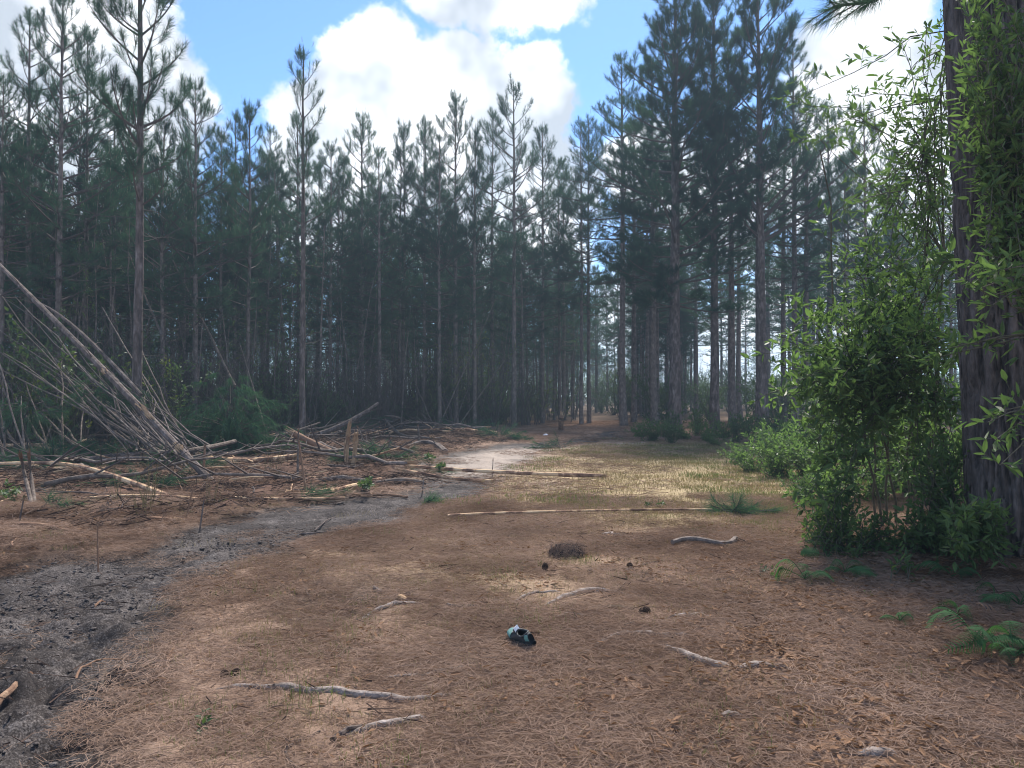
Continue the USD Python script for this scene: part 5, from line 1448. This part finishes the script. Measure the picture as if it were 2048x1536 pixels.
def build_roots():
    g = np.random.default_rng(57)
    for pts, r, lab in [([(1027, 1201), (1045, 1190), (1069, 1180), (1118, 1177)], .018, "thin pale root left of the thick arched one"), ([(1090, 1203), (1132, 1188), (1166, 1177), (1194, 1174), (1222, 1177), (1264, 1185)], .036, "thick arched grey root right above the shoe"), ([(1088, 1239), (1114, 1228), (1139, 1224), (1167, 1229), (1197, 1233)], .022, "curved root between the shoe and the yellow splinter"),
                        ([(1168, 1304), (1194, 1288), (1222, 1271), (1250, 1263), (1300, 1267), (1340, 1270), (1388, 1272)], .034, "long root bending right of the shoe"), ([(1318, 1284), (1345, 1300), (1390, 1320), (1430, 1335), (1462, 1344)], .036, "thick grey root running down to the right from the long bent root"), ([(1480, 1348), (1500, 1344), (1540, 1341), (1570, 1346), (1580, 1352)], .034, "short root lump at the lower end of the thick grey root"),
                        ([(1325, 1239), (1360, 1234), (1400, 1233), (1442, 1238)], .022, "short level root right of the yellow splinter"), ([(432, 1374), (500, 1369), (560, 1371), (640, 1379), (710, 1387), (800, 1394), (860, 1388), (908, 1377)], .026, "long pale root across the lower left of the straw"), ([(685, 1466), (740, 1447), (800, 1438), (862, 1424)], .026, "root near the photo's lower edge, left of its middle"),
                        ([(765, 1352), (840, 1348), (880, 1339), (930, 1330), (975, 1325)], .018, "thin root below and left of the shoe"), ([(858, 1284), (890, 1287), (928, 1292)], .014, "small root left of the shoe"), ([(895, 1309), (910, 1300), (932, 1297)], .014, "short curved rootlet below the small root left of the shoe"), ([(1715, 1528), (1750, 1529), (1800, 1537)], .032, "pale root at the lower edge of the photo"),
                        ([(1022, 1250), (1036, 1245), (1056, 1244)], .016, "root stub right behind the shoe"), ([(720, 1228), (745, 1214), (765, 1211), (790, 1204), (850, 1200)], .032, "torn grey root with pale broken end left of the shoe"), ([(1430, 1442), (1460, 1437), (1492, 1440)], .026, "low grey root lump in the lower right straw"), ([(1200, 1067), (1225, 1066), (1245, 1069)], .03, "pale root hump behind the dark straw mound")]:
        f = np.linspace(0, 1, 4 * len(pts))
        px = np.array([gp(*q) for q in pts])
        s = np.linspace(0, 1, len(pts))
        P = np.column_stack([np.interp(f, s, px[:, i]) for i in range(3)])
        P[:, :2] += (fbm(np.column_stack([f * 9, f * 0, f * 0 + r * 99]), 2, 3)[:, None] - .5) * .06
        P[:, 2] = height(P[:, :2]) + r * (.55 * np.sin(np.pi * np.clip(f, 0, 1)) ** .6 - .42)
        r = r * .74
        R = r * (.65 + .5 * np.sin(np.pi * f) ** .5) * (1 + .22 * (fbm(np.column_stack([f * 14, f * 0, f * 0]), 2, int(r * 1e4)) - .5))
        v, F = tube(P, R, 9)
        v = v + (fbm(v * 22, 3, 2)[:, None] - .5) * r * .5
        put("tree_root", (v, F), M["root"], smooth=True, label=lab, category="root")


def pine_cone(g, p, s, label, squash=1.0, tilt=70):
    s = s * .78
    t = thing("pine_cone", p, g.random() * 360, (s, s, s * squash), tilt, label=label, category="pine cone")
    parts = []
    for k in range(90):
        u = (k + .5) / 90
        a = k * 2.39996
        R = .34 * math.sin(math.pi * (.12 + .8 * u)) ** .8
        c = np.array([0, 0, -.5 + u])
        d = unit([math.cos(a), math.sin(a), .15 + .6 * u])
        side = np.array([-math.sin(a), math.cos(a), 0])
        upv = np.cross(side, d)
        e = c + d * (R + .12)
        w = .10 * (.5 + R * 1.6)
        v = np.array([c + side * w * .3, c - side * w * .3, e + side * w, e - side * w, e + upv * .05 + d * .02, e - upv * .07])
        parts.append((v, np.array([[0, 2, 4], [0, 4, 1], [1, 4, 3], [0, 5, 2], [0, 1, 5], [1, 3, 5], [2, 5, 4], [3, 4, 5]])))
    put("scales", cat(parts), M["cone"], t)
    put("core", tube([[0, 0, -.5], [0, 0, .45]], [.16, .08], 7), M["cone"], t)


def loft(xs, W, Hh, base, n=20, power=2.6, a0=0.0, a1=2 * np.pi, grow=0.0):
    rows = []
    th = np.linspace(a0, a1, n)
    for x, w, h, b in zip(xs, W, Hh, base):
        c, s = np.cos(th), np.sin(th)
        y = np.sign(c) * np.abs(c) ** (2 / power) * (w + grow)
        z = np.sign(s) * np.abs(s) ** (2 / power) * (h / 2 + grow) + b + h / 2
        rows.append(np.column_stack([np.full(n, x), y, z]))
    V = np.array(rows)
    i, j = np.meshgrid(np.arange(len(xs) - 1), np.arange(n - 1), indexing="ij")
    q = np.stack([i * n + j, (i + 1) * n + j, (i + 1) * n + j + 1, i * n + j + 1], -1).reshape(-1, 4)
    return V.reshape(-1, 3), np.vstack([q[:, [0, 1, 2]], q[:, [0, 2, 3]]])


def build_shoe():
    mk = lambda n, c, r=.7: look(n, {"no": ("noise_texture", {"scale": 160.0}), "r": ("rgb_ramp", {"ramp": [(.3, tuple(x * .75 for x in c)), (.7, tuple(min(1, x * 1.2) for x in c))]}), "p": ("principled_bsdf", {"roughness": r})}, [("no.fac", "r.fac"), ("r.color", "p.base_color")])
    black, teal, white, grey = mk("shoe_black", (.022, .024, .026)), mk("shoe_teal", (.085, .19, .175)), mk("shoe_label", (.72, .72, .74)), mk("shoe_lace", (.16, .15, .15))
    p = on_ground(1046, 1284)
    t = thing("shoe", drop(p, .025), 126.0, .92, -30, label="worn teal and black sneaker lying on its side on the straw", category="shoe")
    x = np.linspace(-.135, .145, 24)
    u = (x + .135) / .28
    w = .050 * np.sin(np.pi * np.clip(.06 + .9 * u, 0, 1)) ** .42 * (.82 + .25 * np.exp(-((u - .72) / .22) ** 2) - .10 * np.exp(-((u - .42) / .18) ** 2))
    top = .098 - .052 * np.clip((u - .36) / .5, 0, 1) ** .9 - .02 * np.clip((u - .9) / .1, 0, 1) ** 2 - .014 * np.exp(-((u - .22) / .12) ** 2)
    sole = loft(x, w * 1.06, np.full(24, .026) - .008 * u, .012 * np.clip((u - .75) / .25, 0, 1) ** 2, 18, 4)
    put("sole", sole, black, t, smooth=60)
    # the upper, open at the ankle
    V, F = loft(x, w, top - .012, .014 + .010 * np.clip((u - .75) / .25, 0, 1) ** 2, 36, 2.6)
    c = V[F].mean(1)
    hole = (c[:, 2] > .062) & (c[:, 0] > -.105) & (c[:, 0] < .004) & (np.abs(c[:, 1]) < .030)
    put("upper", (V, F[~hole]), black, t, smooth=60)
    put("lining", (V * [.93, .88, .95] + [0, 0, .002], F[~hole][:, ::-1]), black, t, smooth=60)
    for name, sel in (("toe_cap", u > .66), ("heel_patch", u < .17)):
        k = np.nonzero(sel)[0]
        put(name, loft(x[k], w[k], (top - .012)[k], (.018 + .010 * np.clip((u - .75) / .25, 0, 1) ** 2)[k], 24, 2.6, (-.15 if name == "toe_cap" else -.1), (np.pi + .15 if name == "toe_cap" else 1.0), .0022), teal, t, smooth=60)
    th = np.linspace(0, 2 * np.pi, 25)
    rim = np.column_stack([-.051 + .057 * np.cos(th), .033 * np.sin(th), .083 - .006 * np.cos(th) + .008 * np.cos(2 * th)])
    put("collar", tube(rim, .007, 7, cap=False), black, t, smooth=True)
    tong = np.array([[.075, s * .020, .062] for s in (-1, 1)] + [[.026, s * .026, .088] for s in (-1, 1)] + [[.016, s * .026, .112] for s in (-1, 1)])
    tf = np.array([[0, 1, 3], [0, 3, 2], [2, 3, 5], [2, 5, 4]])
    put("tongue", (np.vstack([tong, tong - [0, 0, .006]]), np.vstack([tf, tf[:, ::-1] + 6, [[4, 5, 11], [4, 11, 10], [0, 2, 8], [0, 8, 6], [2, 4, 10], [2, 10, 8], [1, 7, 9], [1, 9, 3], [3, 9, 11], [3, 11, 5]]])), grey, t)
    lab = trimesh.creation.box((.036, .040, .003))
    lab.apply_transform(trimesh.transformations.rotation_matrix(math.radians(-78), [0, 1, 0]))
    lab.apply_translation([.010, 0, .100])
    put("tongue_label", lab, white, t)
    for k in range(5):
        xx = .085 - k * .017
        zz = float(np.interp(xx, x, top)) + .004
        put("lace", tube([[xx, -.030, zz - .012], [xx - .006, -.01, zz + .002], [xx + .004, .012, zz + .002], [xx - .004, .030, zz - .012]], .0026, 6), grey, t, smooth=True)


def slab(g, p, L, W, H, rot, mat, label, category="splinter", n=5, tilt=0):
    """A torn splinter of wood: long slivers joined side by side, ragged at both ends."""
    out = []
    for k in range(n):
        y = (k - (n - 1) / 2) * W / n
        l = L * g.uniform(.65, 1)
        x0 = g.uniform(-.1, .1) * L
        out.append(tube([[x0 - l / 2, y, H * .3], [x0 - l * .3, y + g.normal(0, .1) * W / n, H * .6], [x0 + l * .25, y, H * .6], [x0 + l / 2, y + g.normal(0, .3) * W / n, H * .35]], [W / n * .15, W / n * .7, W / n * .65, W / n * .1], 5))
    t = thing("wood_splinter", p, rot, 1.0, tilt or None, label=label, category=category)
    put("wood", cat(out), M[mat], t)


def build_small_things():
    g = np.random.default_rng(67)
    M["cone"] = noisy("pine_cone_scales", [(.3, (.018, .012, .010)), (.6, (.06, .036, .026)), (.8, (.13, .085, .06))], scale=60, bump=.3)
    for px, py, s, lab, sq, ti in [(1090, 1134, .085, "upright dark pine cone below the dark straw mound", 1.0, 12), (1180, 1138, .07, "flattened pine cone right of the upright one", .9, 80), (1260, 1134, .085, "pine cone lying further right, in line with the flattened one", 1.0, 84), (1288, 1226, .095, "pine cone lying right of the yellow splinter", 1.0, 82), (450, 1348, .075, "left one of two pine cones at the lower left", 1.0, 78), (470, 1346, .075, "right one of two pine cones at the lower left", 1.0, 86), (1583, 992, .08, "pine cone on the bright straw before the right shrubs", 1.0, 80)]:
        pine_cone(g, gp(px, py, s * (.32 if "upright" in lab and "right of" not in lab else .12)), s, lab, sq, ti)
    M["soil"] = noisy("dark_soil", [(.3, (.016, .011, .009)), (.7, (.06, .04, .03))], scale=30, bump=.6)
    # the dark mound of old straw
    c = gp(1135, 1108)
    t = thing("straw_mound", c, label="dark heap of old straw and roots on the open ground", category="heap")
    ico = trimesh.creation.icosphere(4, 1.0)
    v = ico.vertices * [.17, .12, .115]
    v = v * (1 + 1.1 * (fbm(v * 22, 4, 4) - .5))[:, None]
    v[:, 2] -= .06 * np.exp(-((v[:, 0] - .02) / .07) ** 2 - ((v[:, 1] + .10) / .06) ** 2)
    put("soil", (v, np.array(ico.faces)), M["soil"], t, smooth=True)
    n = 1300
    d = unit(g.normal(size=(n, 3)) * [1, 1, .6] + [0, 0, .5])
    o = d * [.175, .125, .115]
    e = unit(np.cross(d, g.normal(size=(n, 3)))) * g.uniform(.04, .13, n)[:, None]
    put("straw", sticks(o[:700] - e[:700] * .4, o[:700] + e[:700] + d[:700] * .012, .0024, .0014, 3), M["straw"], t)
    o, e, d = o[700:], e[700:], d[700:]
    put("rootlets", sticks(o - e * .4 + d * .01, o + e + [0, 0, -.02], .0022, .0012, 3), M["twig"], t)
    # splinters and chips
    slab(g, gp(1233, 1216, .005), .16, .045, .03, 8, "fresh", "flat yellow splinter right of the shoe, below the arched root", n=4)
    slab(g, gp(802, 1195, .01), .10, .085, .09, 60, "fresh", "chunky pale torn wood piece beside the dark stick", "wood chunk", n=6, tilt=35)
    slab(g, gp(776, 1190, .005), .12, .05, .03, 20, "fresh", "yellow fibrous splinter left of the chunky torn piece", n=5)
    slab(g, gp(782, 1193, .005), .10, .02, .012, -4, "fresh", "thin sliver under the fibrous splinter", n=2)
    slab(g, gp(700, 1207, .005), .24, .03, .02, 58, "peeled", "long split sliver pointing up to the right, left of the torn root", n=2)
    slab(g, gp(708, 1206, .005), .18, .025, .02, 22, "peeled", "sliver crossing the long split one", n=2)
    slab(g, gp(905, 1206, .005), .13, .025, .02, -14, "fresh", "pale sliver on a dark stick left of the thin pale root", n=3)
    slab(g, gp(1286, 1160, .005), .06, .03, .02, -50, "fresh", "small pale chip right of the arched root", n=3)
    slab(g, gp(1150, 1206, .005), .05, .03, .02, -40, "fresh", "tiny pale chip below the arched root", n=3)
    slab(g, gp(820, 1196, .004), .3, .06, .012, 6, "peeled", "scatter of yellow fibres beside the chunky torn piece", n=4)
    slab(g, gp(840, 1012, .01), .07, .06, .04, 10, "fresh", "round pale cut piece below the small green sprig", "wood chunk", n=5)
    S = lambda pts, r, m, lab: stem("ground_stick", [gp(*q, r) for q in pts], r, r * .6, m, g, lab, "stick", mid=8, sides=7, wander=.004)
    S([(748, 1167), (775, 1173), (805, 1174), (838, 1170)], .022, "bark", "dark charred-looking stick above the chunky torn piece")
    S([(895, 1206), (915, 1210), (948, 1209)], .014, "bark", "dark stick under the pale sliver")
    S([(664, 1478), (690, 1464), (722, 1450)], .016, "bark", "dark stick lying on the root near the lower edge")
    S([(627, 1183), (633, 1175), (641, 1161)], .018, "peeled", "short pale broken stick left of the chunky torn piece")
    S([(612, 1172), (618, 1183), (624, 1192)], .008, "twig", "thin twig just left of the short pale broken stick")
    S([(206, 1314), (203, 1332), (202, 1347)], .022, "pole", "pale upright limb of the forked piece on the track at lower left")
    S([(198, 1347), (240, 1350), (292, 1352)], .018, "pole", "pale level limb of the forked piece on the track at lower left")
    S([(-20, 1385), (20, 1362), (62, 1336)], .024, "peeled", "pale torn log end at the left edge, low down on the track")
    S([(335, 1311), (340, 1300), (347, 1287)], .012, "peeled", "short pale stick at the track's edge right of the forked piece")
    S([(232, 1412), (240, 1395), (244, 1372)], .014, "pole", "crooked short stick below the forked piece")
    S([(152, 1325), (180, 1300), (262, 1276)], .008, "peeled", "long thin pale stick behind the forked piece")
    S([(185, 1192), (205, 1183), (216, 1186)], .012, "peeled", "small pale sliver on the track, upper left")
    S([(600, 1540), (575, 1500), (640, 1460)], .008, "twig", "thin bent twig near the lower edge")
    S([(655, 950), (700, 948), (726, 940)], .03, "bark", "dark short piece lying in front of the splintered stump")
    S([(345, 935), (352, 960), (365, 985)], .02, "peeled", "pale stick at the thick trunk's foot")
    S([(600, 1055), (680, 1050), (780, 1040)], .014, "bark", "dark branch along the near edge of the wet track")
    S([(630, 1045), (650, 1035), (672, 1020)], .010, "bark", "dark twig sticking up from the branch on the wet track's edge")
    S([(1250, 1140), (1300, 1128), (1330, 1124)], .008, "bark", "thin dark twig right of the far pine cone")
    # rubbish
    white = look("white_plastic", {"p": ("principled_bsdf", {"base_color": (.72, .74, .78), "roughness": .4})}, [])
    for px, py, s, lab in [(1091, 872, .09, "white plastic scrap lying at the clearing's far end"), (1247, 850, .10, "pale scrap far along the shaded trail")]:
        ico = trimesh.creation.icosphere(3, 1.0)
        v = ico.vertices * (.6 + .8 * fbm(ico.vertices * 1.6 + px, 3, 6))[:, None] * s * [1, .7, .7]
        put("plastic_bag", (v + gp(px, py, s * .3), np.array(ico.faces)), white, smooth=True, label=lab, category="bag")
    t = thing("striped_scrap", gp(1972, 1258, .07), 20, label="curled scrap with pale stripes beside the large front fern", category="scrap")
    for k in range(5):
        a = np.linspace(-.9, .9, 7)
        put("strip", tube(np.column_stack([k * .022 - .05 + .015 * a, .05 * np.sin(a), .045 * np.cos(a) - .02 * k * .3]), .006, 4), M["peeled"] if k % 2 == 0 else M["bark"], t)
    # green sprouts
    for px, py, tops, m, lab in [(1733, 1215, (1725, 1198, 1745, 1208, 5.7, 5.9), "leaf_yellow", "bright yellow-green seedling alone in the leaf litter"), (405, 1455, (390, 1438, 425, 1450, 3.7, 3.8), "leaf", "low green seedling at the lower left"), (1305, 1012, (1285, 1003, 1330, 1010, 10.6, 10.9), "leaf", "flat green weed above the longest pole"),
                                 (10, 1000, (-10, 955, 45, 990, 10.8, 11.2), "leaf", "bright-leaved weed at the left edge behind the grey stakes"), (35, 1015, (20, 985, 50, 1010, 10.6, 10.9), "leaf", "second bright weed in front of the left edge one"), (730, 975, (720, 962, 742, 972, 12, 12.4), "leaf", "pale green weed beside the brown slanted pole"), (860, 920, (850, 910, 872, 918, 17, 17.6), "leaf", "green weed on the debris beside the pale sand"), (810, 925, (800, 912, 822, 921, 16.6, 17.2), "leaf", "green weed left of the one beside the pale sand"), (880, 938, (872, 930, 892, 936, 15.6, 15.9), "leaf", "green weed just behind the long pole on the track"), (355, 935, (340, 905, 372, 930, 15.6, 16.2), "leaf", "broad-leaved weed in front of the thick trunk's foot"), (1520, 1160, (1500, 1132, 1545, 1158, 6.5, 6.9), "leaf_dark", "low grassy weed left of the leftmost fern")]:
        b = gp(px, py)
        near_sapling(g, [curve(b, q, .02, 4, .004, g) for q in targets(g, 5, tops)], [], M["leaf_dark" if m == "leaf" else m], 12, name="weed", start=.4, twig=.07, gap=.05, per=4, leaf=.035 if py > 1010 else .07, aspect=.5, r=.003, label=lab, category="weed")


build_leaning()
build_fan()
build_logs()
build_boughs()
build_sticks()
build_roots()
build_shoe()
build_small_things()

# ------------------------------------------------------------------ bluish veil in place of lens glare
hb = trimesh.creation.box((1300, 1300, 40))
hb.apply_translation((0, 0, 18.0))
veil_look = usdkit.material(stage, "/World/Looks/bluish_glare_veil", {"v": ("principled_volume", {"color": (0.58, 0.80, 1.0), "density": 0.0010, "anisotropy": 0.3})}, [], volume="v.volume")
put("haze", hb, veil_look, kind="stuff")  # thin scattering volume imitating lens glare that lifts the dark trees
